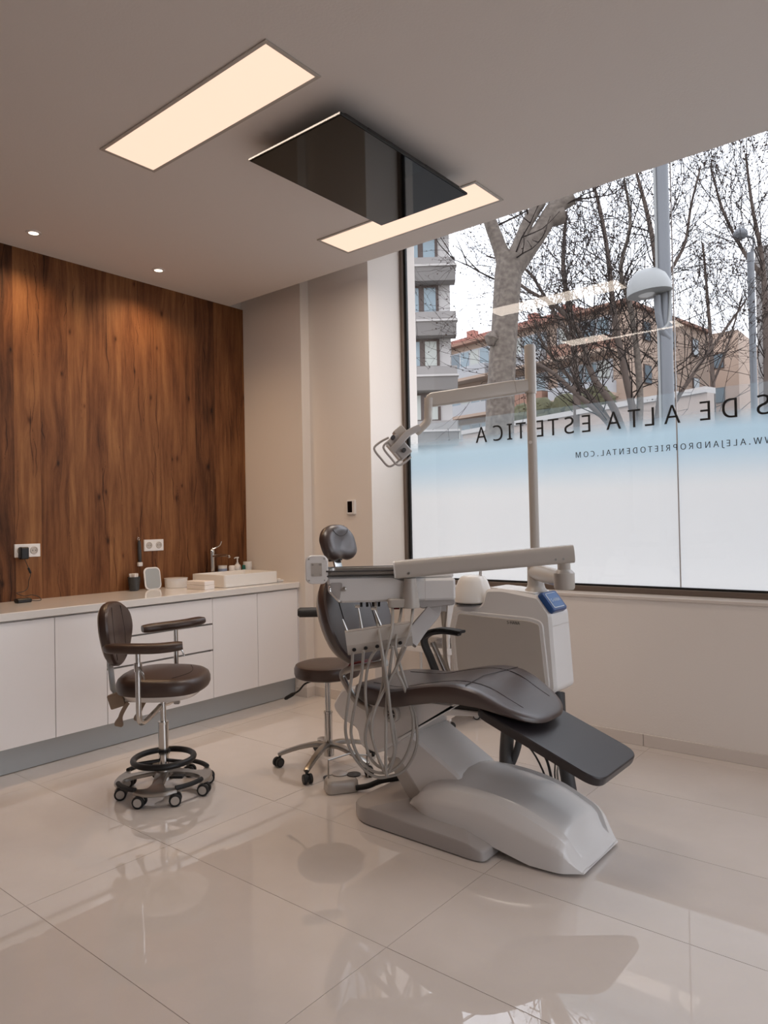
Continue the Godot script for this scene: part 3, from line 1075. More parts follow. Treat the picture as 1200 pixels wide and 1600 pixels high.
func treatment_chair() -> void:
	var c := thing("dental_chair", "dental treatment chair with brown leather upholstery, black legrest and grey base", "dental chair", Vector3(-1.75, 0, AX))
	# base plate on the floor
	var bp := rounded([Vector2(-2.30, AX - 0.17), Vector2(-2.18, AX - 0.31), Vector2(-1.56, AX - 0.31), Vector2(-1.51, AX - 0.24), Vector2(-1.51, AX + 0.305), Vector2(-1.56, AX + 0.315), Vector2(-2.16, AX + 0.31), Vector2(-2.29, AX + 0.20)], 0.06, 5)
	var crown := func(p: Vector3) -> Vector3:
		var u := clampf((p.x + 2.30) / 0.8, 0, 1)
		var lift := 0.008 + 0.062 * sin(PI * pow(u, 1.15)) * (1.0 if p.y > 0.02 else 0.0)
		return Vector3(p.x, p.y + (lift if p.y > 0.02 else 0.0), p.z)
	part("base_plate", pad(bp, [[0.006, 0.002], [0.0, 0.006], [0.0, 0.026], [0.005, 0.033], [0.02, 0.036], [0.02, 0.036, 0.75], [0.02, 0.036, 0.5]], crown), M.grey_plastic, c, "flat grey floor plate")
	# hood over the foot of the base
	var height := [[-1.97, 0.16], [-1.90, 0.215], [-1.82, 0.248], [-1.72, 0.268], [-1.6, 0.272], [-1.48, 0.262], [-1.38, 0.242], [-1.30, 0.212], [-1.24, 0.186], [-1.212, 0.160], [-1.19, 0.11], [-1.168, 0.05], [-1.15, 0.015]]
	var rings := []
	for i in 41:
		var x := lerpf(-1.97, -1.15, 1.0 - pow(1.0 - i / 40.0, 1.35))
		var hh := line(height, x)
		var low := 0.05 if x < -1.55 else lerpf(0.05, 0.012, clampf((x + 1.55) / 0.2, 0, 1))
		var half := line([[-1.97, 0.185], [-1.85, 0.232], [-1.6, 0.238], [-1.38, 0.234], [-1.26, 0.226], [-1.215, 0.216], [-1.175, 0.188], [-1.15, 0.172]], x)
		var ring := PackedVector3Array()
		# cross-section: straight flank, shoulder ridge, sunk top panel
		var sunk := 0.017 * smoothstep(-1.72, -1.6, x) * smoothstep(-1.176, -1.190, x)
		var top := maxf(hh - 0.048 * smoothstep(-1.15, -1.21, x), low + 0.01)      # the shoulder ridge lies below the crown
		var sec := [[half, low], [half, lerpf(low, top, 0.60)], [half * 0.975, lerpf(low, top, 0.74)], [half * 0.87, lerpf(low, top, 0.96)], [half * 0.80, top], [half * 0.74, lerpf(top, hh, 0.22)], [half * 0.71, lerpf(top, hh, 0.26), sunk], [half * 0.66, lerpf(top, hh, 0.42), sunk], [half * 0.45, lerpf(top, hh, 0.78), sunk], [half * 0.2, lerpf(top, hh, 0.97), sunk]]
		var slope := (line(height, x + 0.006) - line(height, x - 0.006)) / 0.012
		var nm := Vector2(-slope, 1.0).normalized()
		for s in sec: ring.append(Vector3(x - (nm.x * s[2] if s.size() > 2 else 0.0), s[1] - (nm.y * s[2] if s.size() > 2 else 0.0), AX + s[0]))
		for k in range(sec.size() - 1, -1, -1): ring.append(Vector3(ring[k].x, ring[k].y, 2.0 * AX - ring[k].z))
		rings.append(ring)
	part("base_hood", loft(rings), M.white_plastic, c, "glossy pale grey hood", 24.0)
	part("foot_pad", join([span(-1.30, -1.165, 0.001, 0.02, AX - 0.12, AX + 0.12), span(-1.62, -1.25, 0.001, 0.04, AX - 0.16, AX + 0.16)]), M.black_rubber, c)
	# slanting lift arm
	var arm := rounded([Vector2(-1.88, 0.04), Vector2(-1.60, 0.10), Vector2(-1.72, 0.255), Vector2(-2.02, 0.415), Vector2(-2.22, 0.40), Vector2(-2.17, 0.30)], 0.03, 3)
	part("lift_arm", prism(arm, -0.15, 0.15, 0.012, xy(AX)), M.white_plastic, c, "slanting grey lift arm")
	part("lift_arm_cover", prism(rounded([Vector2(-2.00, 0.10), Vector2(-1.86, 0.06), Vector2(-2.05, 0.28), Vector2(-2.13, 0.26)], 0.02, 3), -0.154, 0.154, 0.006, xy(AX)), M.pale_plastic, c)
	# shell under the seat
	var shell := rounded([Vector2(-2.36, 0.565), Vector2(-2.43, 0.465), Vector2(-2.37, 0.41), Vector2(-2.27, 0.385), Vector2(-2.25, 0.30), Vector2(-2.14, 0.285), Vector2(-2.03, 0.36), Vector2(-1.68, 0.585), Vector2(-1.95, 0.575)], 0.03, 4)
	part("seat_shell", prism(shell, -0.20, 0.20, 0.012, xy(AX)), M.white_plastic, c, "pale plastic shell under the seat")
	part("under_seat_tray", prism(rounded([Vector2(-1.88, 0.50), Vector2(-1.56, 0.545), Vector2(-1.56, 0.56), Vector2(-1.90, 0.54)], 0.01, 2), -0.17, 0.17, 0.004, xy(AX)), M.white_plastic, c)
	part("seat_mechanism", span(-1.86, -1.58, 0.535, 0.575, AX - 0.16, AX + 0.16, 0.005), M.black_plastic, c)
	# round cap on the shell
	var q := Basis(Vector3(1, 0, 0), PI / 2)
	var kn := part("tilt_cap", lathe([[0.0, -0.05], [0.042, -0.05], [0.042, 0.006], [0.038, 0.010], [0.028, 0.010], [0.026, 0.004], [0.0, 0.004]], Vector3(-2.04, 0.495, AX + 0.215), 28, q), M.pale_plastic, c, "round ribbed pivot cap")
	part("cap_centre", lathe([[0.0, 0.0], [0.026, 0.0], [0.026, 0.002], [0.0, 0.002]], Vector3(-2.04, 0.495, AX + 0.2195), 20, q), M.dark_grey, kn)
	for k in 6:
		var a := k * TAU / 6
		part("cap_rib", box(Vector3(-2.04 + cos(a) * 0.014, 0.495 + sin(a) * 0.014, AX + 0.222), Vector3(0.024, 0.004, 0.006), 0.0, Basis(Vector3(0, 0, 1), a)), M.pale_plastic, kn)
	# side brackets between seat and backrest
	for s in [1.0]:
		var z: float = AX + s * 0.265
		var path := curve([Vector3(-2.02, 0.735, z), Vector3(-2.12, 0.712, z), Vector3(-2.25, 0.678, z), Vector3(-2.292, 0.645, z), Vector3(-2.25, 0.585, z), Vector3(-2.20, 0.535, z), Vector3(-2.12, 0.51, z)], 6)
		part("side_bracket", sweep(rrect(0.030, 0.022, 0.007, 2), path, Vector3(0, 0, 1)), M.steel, c, "polished metal side bracket")
	part("hinge_trim", prism(rounded([Vector2(-2.30, 0.665), Vector2(-2.27, 0.70), Vector2(-2.19, 0.722), Vector2(-2.17, 0.69)], 0.01, 2), 0.17, 0.24, 0.004, xy(AX)), M.red_trim, c, "dark red strip under the backrest")
	part("seat_block", span(-2.28, -2.05, 0.50, 0.57, AX - 0.2, AX + 0.2, 0.01), M.black_plastic, c)
	# seat cushion
	var sl := PackedVector2Array()
	for k in 72:
		var a := TAU * k / 72
		var ca := cos(a)
		var sa := sin(a)
		var p := 5.0 if ca < 0 else 2.9
		var rr := pow(pow(absf(ca), p) + pow(absf(sa), p), -1.0 / p)
		sl.append(Vector2(-1.83 + (0.49 if ca >= 0 else 0.47) * ca * rr, 0.262 * sa * rr))
	var seat_at := func(p: Vector3) -> Vector3:
		var edge := absf(p.z) / 0.262
		var dish := -0.014 * (1.0 - edge * edge) * smoothstep(-1.45, -1.75, p.x)
		var thin := lerpf(1.0, 0.42, smoothstep(-1.66, -1.42, p.x))
		return Vector3(p.x, line(SEAT, p.x) + p.y * thin + (dish if p.y > -0.03 else 0.0), AX + p.z)
	var cushion := part("seat_cushion", pad(sl, [[0.03, -0.085], [0.008, -0.08], [0.0, -0.06], [0.0, -0.03], [0.006, -0.010], [0.02, -0.001], [0.045, 0.003], [0.045, 0.004, 0.8], [0.045, 0.004, 0.55], [0.045, 0.003, 0.3], [0.045, 0.003, 0.08]], seat_at), M.leather_seat, c, "dark brown leather seat")
	for s in [-1.0, 1.0]:
		var sp := []
		for k in 22:
			var x := lerpf(-2.2, -1.42, k / 21.0)
			sp.append(seat_at.call(Vector3(x, 0.0044, s * (0.145 + 0.03 * sin(k * 0.2)))))
		part("seam", tube(sp, 0.0016, 5), M.seam, cushion)
	var cross := []
	for k in 17:
		var z := lerpf(-0.225, 0.225, k / 16.0)
		cross.append(seat_at.call(Vector3(-1.68 + 0.05 * absf(z / 0.225), 0.0044, z)))
	part("seam", tube(cross, 0.0016, 5), M.seam, cushion)
	# legrest
	var u := (Vector3(-1.07, 0.395, 0) - Vector3(-1.60, 0.592, 0)).normalized()
	var nrm := Vector3(-u.y, u.x, 0)
	var lo := Vector3(-1.60, 0.592, AX)
	var leg := rounded([Vector2(0.0, -0.21), Vector2(0.575, -0.205), Vector2(0.575, 0.205), Vector2(0.0, 0.21)], 0.075, 7)
	part("legrest", pad(leg, [[0.010, -0.040], [0.002, -0.037], [0.0, -0.03], [0.0, -0.006], [0.004, -0.001], [0.012, 0.0], [0.012, 0.0, 0.5], [0.012, 0.0, 0.1]], func(p): return lo + u * p.x + nrm * p.y + Vector3(0, 0, p.z)), M.legrest_vinyl, c, "black legrest pad")
	# backrest, leaning towards the head end
	var v := Vector3(-0.34, 0.94, 0).normalized()
	var f := Vector3(v.y, -v.x, 0)
	var bo := Vector3(-2.335, 0.645, AX)
	var shield := [[0.0, 0.0], [0.005, 0.05], [0.02, 0.10], [0.06, 0.165], [0.12, 0.212], [0.20, 0.238], [0.28, 0.244], [0.36, 0.230], [0.43, 0.190], [0.475, 0.135], [0.498, 0.075], [0.505, 0.0]]
	var bl := mirrored(shield)
	var back_at := func(p: Vector3) -> Vector3:
		var wing := 0.03 * pow(absf(p.x) / 0.244, 2.0) - 0.012 * (p.z - 0.25)
		return bo + v * p.z + f * (p.y + wing) + Vector3(0, 0, p.x)
	var back := part("backrest", pad(bl, [[0.05, -0.075], [0.02, -0.07], [0.004, -0.05], [0.0, -0.03], [0.004, -0.010], [0.014, -0.001], [0.035, 0.001], [0.035, 0.0, 0.75], [0.035, 0.0, 0.45], [0.035, 0.0, 0.15]], back_at), M.leather_seat, c, "shield shaped brown leather backrest")
	for s in [-1.0, 1.0]:
		var sp := []
		for k in 14: sp.append(back_at.call(Vector3(s * 0.115, 0.002, lerpf(0.07, 0.45, k / 13.0))))
		part("seam", tube(sp, 0.0016, 5), M.seam, back)
	part("back_shell", pad(bl, [[0.06, -0.10], [0.04, -0.098], [0.03, -0.088], [0.03, -0.07], [0.03, -0.07, 0.5]], back_at), M.pale_plastic, c, "pale plastic back shell")
	# headrest on its bar
	var ho := bo + v * 0.652 + f * 0.012
	part("headrest_bar", sweep(rrect(0.055, 0.014, 0.004, 2), [bo + v * 0.40 - f * 0.04, bo + v * 0.50 - f * 0.04, bo + v * 0.60 - f * 0.035], f), M.chrome, c, "chrome headrest bar")
	part("headrest_plate", sweep(rrect(0.09, 0.022, 0.006, 2), [bo + v * 0.57 - f * 0.045, bo + v * 0.63 - f * 0.04, bo + v * 0.71 - f * 0.04], f), M.dark_grey, c)
	var hl := PackedVector2Array()
	for k in 48:
		var a := TAU * k / 48
		var rr := pow(pow(absf(cos(a)), 3.0) + pow(absf(sin(a)), 3.0), -1.0 / 3.0)
		var px := 0.118 * cos(a) * rr
		var py := 0.097 * sin(a) * rr
		if py < -0.05: py += 0.014 * exp(-px * px / 0.0012)
		px *= 1.0 - 0.16 * smoothstep(0.02, 0.1, py)
		hl.append(Vector2(px, py))
	var head_at := func(p: Vector3) -> Vector3:
		var bump := 0.012 * exp(-(p.x * p.x) / 0.0028 - pow(p.z - 0.075, 2) / 0.0016) - 0.016 * exp(-(p.x * p.x) / 0.004 - pow(p.z + 0.03, 2) / 0.005)
		return ho + v * p.z + f * (p.y + (bump if p.y > 0.0 else 0.0)) + Vector3(0, 0, p.x)
	var head := part("headrest", pad(hl, [[0.03, -0.035], [0.01, -0.032], [0.0, -0.018], [0.0, 0.004], [0.006, 0.018], [0.018, 0.028], [0.032, 0.032], [0.032, 0.034, 0.85], [0.032, 0.034, 0.65], [0.032, 0.034, 0.4], [0.032, 0.034, 0.1]], head_at), M.leather_seat, c, "contoured brown leather headrest")
	var hs := []
	for k in 15:
		var a := lerpf(PI * 1.08, PI * 1.92, k / 14.0)
		hs.append(head_at.call(Vector3(0.058 * cos(a), 0.0345, 0.072 + 0.045 * sin(a))))
	part("seam", tube(hs, 0.0015, 5), M.seam, head)
	# armrest on the window side
	var z := AX - 0.33
	var ap := curve([Vector3(-2.165, 0.555, z), Vector3(-2.205, 0.64, z), Vector3(-2.245, 0.725, z), Vector3(-2.21, 0.765, z), Vector3(-2.12, 0.785, z), Vector3(-2.02, 0.782, z)], 6)
	var sc := []
	for k in ap.size(): sc.append(1.0 if k < 16 else lerpf(1.0, 0.72, (k - 16.0) / (ap.size() - 17.0)))
	var ar := part("armrest", sweep(rrect(0.022, 0.05, 0.008, 2), ap, Vector3(0, 0, 1), sc), M.dark_grey, c, "dark grey armrest")
	part("arm_pad", sweep(rrect(0.014, 0.054, 0.006, 2), curve([Vector3(-2.24, 0.752, z), Vector3(-2.2, 0.785, z), Vector3(-2.12, 0.802, z), Vector3(-2.0, 0.796, z)], 5), Vector3(0, 0, 1)), M.black_rubber, ar)
	part("arm_strut", sweep(rrect(0.018, 0.03, 0.005, 2), [Vector3(-2.10, 0.56, z), Vector3(-2.19, 0.725, z)], Vector3(0, 0, 1)), M.steel, ar)


# ---------------------------------------------------------------- unit body, delivery arm and lamp

func side_unit() -> void:
	var c := thing("dental_unit", "pale plastic unit body with cuspidor and blue badge beside the treatment chair", "dental unit", Vector3(-1.9, 0.45, -3.41))
	var out := rounded([Vector2(-2.245, 0.76), Vector2(-2.21, 0.905), Vector2(-2.03, 0.905), Vector2(-2.0, 0.995), Vector2(-1.90, 1.0), Vector2(-1.69, 0.972), Vector2(-1.625, 0.885), Vector2(-1.60, 0.50), Vector2(-1.66, 0.46), Vector2(-2.18, 0.46), Vector2(-2.225, 0.52)], 0.02, 4)
	part("body", prism(out, -0.22, 0.0, 0.014, xy(-3.30)), M.white_plastic, c, "pale plastic housing")
	var door := rounded([Vector2(-2.215, 0.76), Vector2(-2.185, 0.872), Vector2(-1.735, 0.862), Vector2(-1.665, 0.845), Vector2(-1.632, 0.50), Vector2(-2.17, 0.49), Vector2(-2.20, 0.54)], 0.03, 5)
	part("door_rim", prism(door, 0.0, 0.010, 0.004, xy(-3.304)), M.white_plastic, c)
	part("door", prism(inset(door, 0.018), 0.0, 0.008, 0.003, xy(-3.299)), M.pale_plastic, c, "flat front door of the unit")
	part("top_lid", prism(rounded([Vector2(-1.985, -3.50), Vector2(-1.72, -3.50), Vector2(-1.72, -3.32), Vector2(-1.985, -3.32)], 0.02, 3), 0.0, 0.012, 0.003, func(p): return Vector3(p.x, 0.992 + p.y - 0.1 * maxf(0.0, p.x + 1.9), p.z)), M.white_plastic, c)
	part("side_joint", span(-1.6185, -1.6165, 0.822, 0.824, -3.5, -3.32), M.groove, c)
	lettering("brand_print", "S-HANA", 0.0155, M.print_dark, c, Transform3D(Basis(), Vector3(-1.83, 0.828, -3.2905)))
	# badge on the front corner
	var u := Vector3(0.62, -0.78, 0).normalized()
	var n := Vector3(0.78, 0.62, 0).normalized()
	var o := Vector3(-1.652, 0.938, -3.385)
	var bp := func(p: Vector3) -> Vector3: return o + u * p.x + n * p.y + Vector3(0, 0, p.z)
	var bd := part("badge", pad(rrect(0.118, 0.165, 0.018), [[0.0, -0.012], [0.0, 0.008], [0.006, 0.016], [0.006, 0.016, 0.5]], bp), M.display_blue, c, "blue badge with pale lettering")
	part("badge_rim", pad(rrect(0.088, 0.118, 0.01), [[0.0, 0.014], [0.0, 0.018], [0.003, 0.020], [0.003, 0.020, 0.5]], bp), M.print_pale, bd)
	part("badge_face", pad(rrect(0.080, 0.110, 0.008), [[0.0, 0.018], [0.0, 0.0212], [0.0, 0.0212, 0.5]], bp), M.display_face, bd)
	var ub := Basis(Vector3(0, 0, -1), Vector3(-u.x, -u.y, 0), n)
	lettering("badge_print", "S-HANA", 0.019, M.print_pale, bd, Transform3D(ub, o + n * 0.0215))
	# cuspidor on the shoulder
	var so := Vector3(-2.125, 0.905, -3.375)
	part("cuspidor_gasket", lathe([[0.0, 0.0], [0.095, 0.0], [0.095, 0.006], [0.0, 0.006]], so, 28), M.black_rubber, c)
	var rows := []
	for r in [[0.0, 0.006], [0.100, 0.006], [0.112, 0.014], [0.110, 0.04], [0.098, 0.08], [0.082, 0.125], [0.066, 0.148], [0.05, 0.156], [0.0, 0.158]]:
		rows.append(r)
	part("cuspidor", lathe(rows, so, 32), M.ceramic, c, "white rounded cuspidor cover")
	part("cuspidor_front", ring_tube(so + Vector3(0, 0.014, 0.0), 0.106, 0.006, 24, 6, Basis(Vector3(1, 0, 0), -0.7), 0.2, PI - 0.2), M.pale_plastic, c)
	part("water_spout", tube(curve([so + Vector3(0.05, 0.14, 0.0), so + Vector3(0.05, 0.20, 0.0), so + Vector3(0.03, 0.215, 0.01), so + Vector3(0.0, 0.205, 0.02)], 4), 0.008, 8), M.chrome, c)
	# post
	var p := Vector3(-1.757, 0.985, -3.41)
	part("post", lathe([[0.0, 0.0], [0.060, 0.0], [0.058, 0.008], [0.048, 0.02], [0.044, 0.035], [0.043, 0.145], [0.040, 0.15], [0.0, 0.15]], p, 28), M.pale_plastic, c, "stout post on top of the unit")
	# suction hoses hanging at the head side of the unit
	for k in 4:
		var x: float = [-2.30, -2.33, -2.37, -2.285][k]
		var zz := -3.36 - 0.03 * k
		part("suction_hose", tube(curve([Vector3(x + 0.01, 0.955, zz), Vector3(x, 0.85, zz), Vector3(x - 0.02 + 0.02 * k, 0.66, zz), Vector3(x + 0.01, 0.52, zz), Vector3(x + 0.06, 0.47, zz), Vector3(x + 0.10, 0.52, zz)], 5), 0.009, 8), M.hose, c)
	part("hose_bracket", span(-2.42, -2.12, 0.94, 0.975, -3.46, -3.34, 0.006), M.pale_plastic, c)
	# bracket that carries the unit on the chair's base
	part("carrier", tube(curve([Vector3(-1.70, 0.06, AX - 0.27), Vector3(-1.78, 0.16, AX - 0.36), Vector3(-1.85, 0.34, AX - 0.52), Vector3(-1.88, 0.47, AX - 0.63)], 4), 0.035, 12), M.dark_grey, c, "dark carrier arm")
	part("supply_conduit", tube(curve([Vector3(-1.62, 0.48, -3.36), Vector3(-1.585, 0.33, -3.30), Vector3(-1.53, 0.15, -3.24), Vector3(-1.47, 0.012, -3.17)], 5), 0.034, 12), M.dark_grey, c, "dark conduit running down to the floor")


func delivery_unit() -> void:
	var c := thing("delivery_unit", "instrument delivery arm with bracket tray, handpiece holder and hanging hoses", "instrument unit", Vector3(-2.0, 1.0, -2.6))
	# arm from the post: first link, elbow, long balanced arm
	part("first_link", tube([Vector3(-1.757, 1.088, -3.41), Vector3(-1.63, 1.085, -3.28), Vector3(-1.455, 1.082, -3.10)], [0.043, 0.043, 0.038], 20), M.pale_plastic, c)
	part("elbow", lathe([[0.0, -0.046], [0.043, -0.046], [0.048, -0.036], [0.048, 0.03], [0.034, 0.044], [0.03, 0.046], [0.03, 0.085], [0.0, 0.085]], Vector3(-1.447, 1.082, -3.092), 24), M.pale_plastic, c)
	var a0 := Vector3(-1.385, 1.205, -3.055)
	var a1 := Vector3(-2.03, 1.146, -2.565)
	var am := part("balanced_arm", sweep(rrect(0.072, 0.082, 0.024, 4), [a0, a0.lerp(a1, 0.5), a1], Vector3.UP, [1.0, 1.0, 1.0]), M.pale_plastic, c, "long pale balanced arm")
	var d := (a1 - a0).normalized()
	part("arm_end_cap", sweep(rrect(0.068, 0.078, 0.022, 4), [a1, a1 + d * 0.008], Vector3.UP), M.white_plastic, am)
	var side := d.cross(Vector3.UP).normalized()
	if side.z < 0: side = -side
	var face := Basis(d, side, d.cross(side))
	for k in [0.05, 0.085]:
		part("arm_screw", lathe([[0.0, 0.0], [0.006, 0.0], [0.005, 0.002], [0.0, 0.002]], a0 + d * k + side * 0.0355 + Vector3(0, -0.018, 0), 10, face), M.steel, am)
	part("arm_screw", lathe([[0.0, 0.0], [0.007, 0.0], [0.006, 0.003], [0.0, 0.003]], a1 - d * 0.06 + side * 0.0355 + Vector3(0, -0.02, 0), 10, face), M.steel, am)
	# the delivery head is swung square to the way in: its own axes are a (along), b (back), up
	var a := Vector3(0.765, 0, -0.644).normalized()
	var b := Vector3(-0.644, 0, -0.765).normalized()
	var h0 := at(612, 915, 3.33)
	h0.y = 1.056
	var put := func(p: Vector3) -> Vector3: return h0 + a * p.x + b * p.y + Vector3(0, p.z, 0)     # (along, back, up)
	var cone: Vector3 = put.call(Vector3(0.087, -0.02, 0.0))
	part("joint_cone", lathe([[0.0, -0.092], [0.040, -0.092], [0.042, -0.084], [0.030, 0.028], [0.028, 0.045], [0.0, 0.045]], cone, 24), M.pale_plastic, c, "tapered swivel joint")
	part("joint_foot", pad(rrect(0.13, 0.09, 0.02), [[0.003, -0.088], [0.0, -0.084], [0.0, -0.052], [0.004, -0.048], [0.004, -0.048, 0.5]], func(p): return put.call(Vector3(p.x + 0.045, p.z + 0.0, p.y))), M.pale_plastic, c)
	var body := rounded([Vector2(-0.300, 0.058), Vector2(-0.300, -0.012), Vector2(-0.245, -0.066), Vector2(0.300, -0.062), Vector2(0.300, 0.040), Vector2(0.05, 0.040), Vector2(0.0, 0.058)], 0.014, 3)
	part("delivery_head", prism(body, 0.0, 0.24, 0.010, put), M.white_plastic, c, "pale plastic delivery head")
	part("head_joint", prism(rounded([Vector2(0.155, -0.062), Vector2(0.157, 0.040), Vector2(0.159, 0.040), Vector2(0.158, -0.062)], 0.0005, 1), -0.0006, 0.02, 0.0, put), M.groove, c)
	part("underside", prism(rounded([Vector2(0.09, -0.06), Vector2(0.30, -0.06), Vector2(0.30, -0.088), Vector2(0.14, -0.105)], 0.012, 2), 0.03, 0.20, 0.004, put), M.grey_plastic, c)
	var tray := part("instrument_tray", pad(rrect(0.44, 0.28, 0.03, 4), [[0.012, 0.0], [0.0, 0.004], [0.0, 0.020], [0.004, 0.022], [0.009, 0.020], [0.012, 0.006], [0.012, 0.006, 0.5]], func(p): return put.call(Vector3(p.x - 0.085, p.z + 0.13, p.y + 0.062))), M.steel, c, "stainless steel bracket tray")
	var rim := []
	for p in rrect(0.452, 0.292, 0.034, 5): rim.append(put.call(Vector3(p.x - 0.085, p.y + 0.13, 0.084)))
	rim.append(rim[0])
	part("tray_rim", tube(rim, 0.0045, 6, false), M.dark_grey, tray, "dark rubber tray edge")
	part("tray_base", prism(rrect(0.455, 0.295, 0.035, 4), 0.0, 0.006, 0.002, func(p): return put.call(Vector3(p.x - 0.085, p.z + 0.13, p.y + 0.058))), M.dark_grey, tray)
	part("back_lid", prism(rounded([Vector2(0.06, 0.05), Vector2(0.30, 0.05), Vector2(0.30, 0.23), Vector2(0.06, 0.23)], 0.03, 4), 0.04, 0.062, 0.006, func(p): return put.call(Vector3(p.x, p.z, p.y))), M.white_plastic, c)
	# handle at the head end
	part("grip_handle", tube(curve([put.call(Vector3(-0.292, 0.0, 0.02)), put.call(Vector3(-0.288, -0.022, 0.01)), put.call(Vector3(-0.285, -0.024, -0.012)), put.call(Vector3(-0.245, -0.024, -0.054)), put.call(Vector3(-0.238, 0.0, -0.058))], 5), 0.0055, 8), M.chrome, c)
	part("grip_recess", prism(rounded([Vector2(-0.288, 0.03), Vector2(-0.288, -0.010), Vector2(-0.245, -0.052), Vector2(-0.23, 0.03)], 0.01, 2), -0.002, 0.004, 0.001, put), M.grey_plastic, c)
	var facing := Basis(a, -b, -Vector3.UP)
	part("air_knob", lathe([[0.0, 0.0], [0.010, 0.0], [0.010, 0.014], [0.006, 0.016], [0.0, 0.016]], put.call(Vector3(-0.222, 0.0, 0.0)), 12, facing), M.steel, c)
	for k in 4:
		part("coupling", box(put.call(Vector3(-0.145 + k * 0.028, 0.05, -0.078)), Vector3(0.012, 0.026, 0.014), 0.002, Basis(a, Vector3.UP, -b)), M.black_plastic, c)
	part("emergency_tab", box(put.call(Vector3(0.022, 0.06, -0.085)), Vector3(0.03, 0.045, 0.01), 0.002, Basis(a, Vector3.UP, -b)), M.red_trim, c, "small red tab")
	# keypad seen from behind
	var kp := at(495, 890, 3.33)
	var kput := func(p: Vector3) -> Vector3: return kp + a * p.x + Vector3(0, p.z, 0) - b * p.y
	var key := part("keypad", pad(rrect(0.105, 0.135, 0.03, 5), [[0.012, -0.022], [0.002, -0.018], [0.0, -0.010], [0.0, 0.006], [0.004, 0.010], [0.004, 0.010, 0.5]], kput), M.white_plastic, c, "rounded white keypad seen from behind")
	part("keypad_plate", pad(rrect(0.050, 0.062, 0.004), [[0.0, 0.010], [0.0, 0.013], [0.0, 0.013, 0.5]], kput), M.pale_plastic, key)
	for q in [Vector2(-0.017, -0.023), Vector2(0.017, -0.023), Vector2(-0.017, 0.023), Vector2(0.017, 0.023), Vector2(-0.036, -0.05), Vector2(0.036, -0.05), Vector2(-0.036, 0.05), Vector2(0.036, 0.05)]:
		part("keypad_screw", lathe([[0.0, 0.0], [0.0032, 0.0], [0.0032, 0.0016], [0.0, 0.0016]], kput.call(Vector3(q.x, 0.0125 if absf(q.x) < 0.03 else 0.0095, q.y)), 8, facing), M.steel, key)
	part("keypad_hinge", tube([kp + a * 0.03 + b * 0.015, put.call(Vector3(-0.29, 0.03, 0.025))], 0.013, 10), M.pale_plastic, c)
	# arm that carries the handpiece holder
	part("holder_arm", sweep(rrect(0.075, 0.022, 0.008, 2), curve([put.call(Vector3(0.26, 0.06, -0.085)), put.call(Vector3(0.20, 0.06, -0.09)), at(676, 956, 3.36), at(656, 980, 3.30), at(640, 1003, 3.24)], 5), b), M.grey_plastic, c, "curved grey holder arm")
	var hx := at(541, 1003, 3.205)
	var hd := (at(642, 988, 3.225) - hx).normalized()
	var hl := hx.distance_to(at(642, 988, 3.225))
	var prof := PackedVector2Array([Vector2(-0.045, -0.030), Vector2(0.012, -0.058), Vector2(0.046, -0.010), Vector2(0.034, 0.046), Vector2(0.0, 0.052), Vector2(-0.038, 0.030)])
	var ho := part("handpiece_holder", sweep(prof, [hx, hx + hd * 0.01, hx + hd * hl], Vector3.UP), M.pale_plastic, c, "pale holder for the handpieces")
	var front := hd.cross(Vector3.UP).normalized()
	if front.dot(b) > 0: front = -front
	part("holder_edge", tube([hx + Vector3(0, 0.046, 0) + front * 0.03, hx + hd * hl + Vector3(0, 0.046, 0) + front * 0.03], 0.0035, 6), M.chrome, ho)
	for k in 5:
		part("holder_port", lathe([[0.0, 0.0], [0.009, 0.0], [0.009, 0.004], [0.0, 0.004]], hx + hd * (0.035 + 0.052 * k) + front * 0.030 + Vector3(0, -0.034, 0), 10, Basis(hd, (front - Vector3.UP * 0.7).normalized(), hd.cross((front - Vector3.UP * 0.7).normalized()))), M.black_rubber, ho)
	for k in 3:
		var s: Vector3 = hx + hd * [0.01, 0.075, 0.165][k] + Vector3(0, 0.035, 0)
		var tip: Vector3 = s - hd * [0.025, 0.018, 0.035][k] + Vector3(0, [0.07, 0.115, 0.095][k], 0)
		var hp := part("handpiece", tube([s, s.lerp(tip, 0.4), s.lerp(tip, 0.8), tip], [0.007, 0.006, 0.005, 0.0035], 8), M.steel, c, "slim steel handpiece")
		if k > 0: part("handpiece_head", tube([tip - hd * 0.014 + Vector3(0, 0.004, 0), tip + hd * 0.008], 0.007, 8), M.chrome, hp)
	# hoses: out of the holder, down in long loops, up to the delivery head
	var loops := [
		[[551, 1020], [549, 1060], [542, 1110], [540, 1145], [549, 1175], [567, 1200], [585, 1213], [603, 1214], [632, 1203], [651, 1165], [649, 1120], [636, 1075], [624, 1035], [618, 1005], [626, 960], [628, 940]],
		[[568, 1017], [564, 1060], [552, 1115], [549, 1150], [562, 1185], [583, 1205], [608, 1206], [630, 1188], [643, 1155], [645, 1120], [632, 1075], [620, 1040], [640, 985], [646, 940]],
		[[588, 1015], [576, 1036], [571, 1075], [574, 1115], [585, 1165], [601, 1207], [612, 1195], [619, 1160], [613, 1125], [606, 1090], [600, 1040], [612, 985], [613, 940]],
		[[596, 1012], [599, 1060], [590, 1098], [575, 1125], [571, 1160], [583, 1190], [603, 1200], [616, 1176], [612, 1135], [606, 1075], [596, 1010], [588, 960], [587, 940]],
		[[614, 1010], [608, 1055], [604, 1100], [603, 1150], [603, 1205], [606, 1213]],
		[[634, 1010], [618, 1045], [597, 1085], [584, 1115], [581, 1145], [590, 1180], [602, 1205]]]
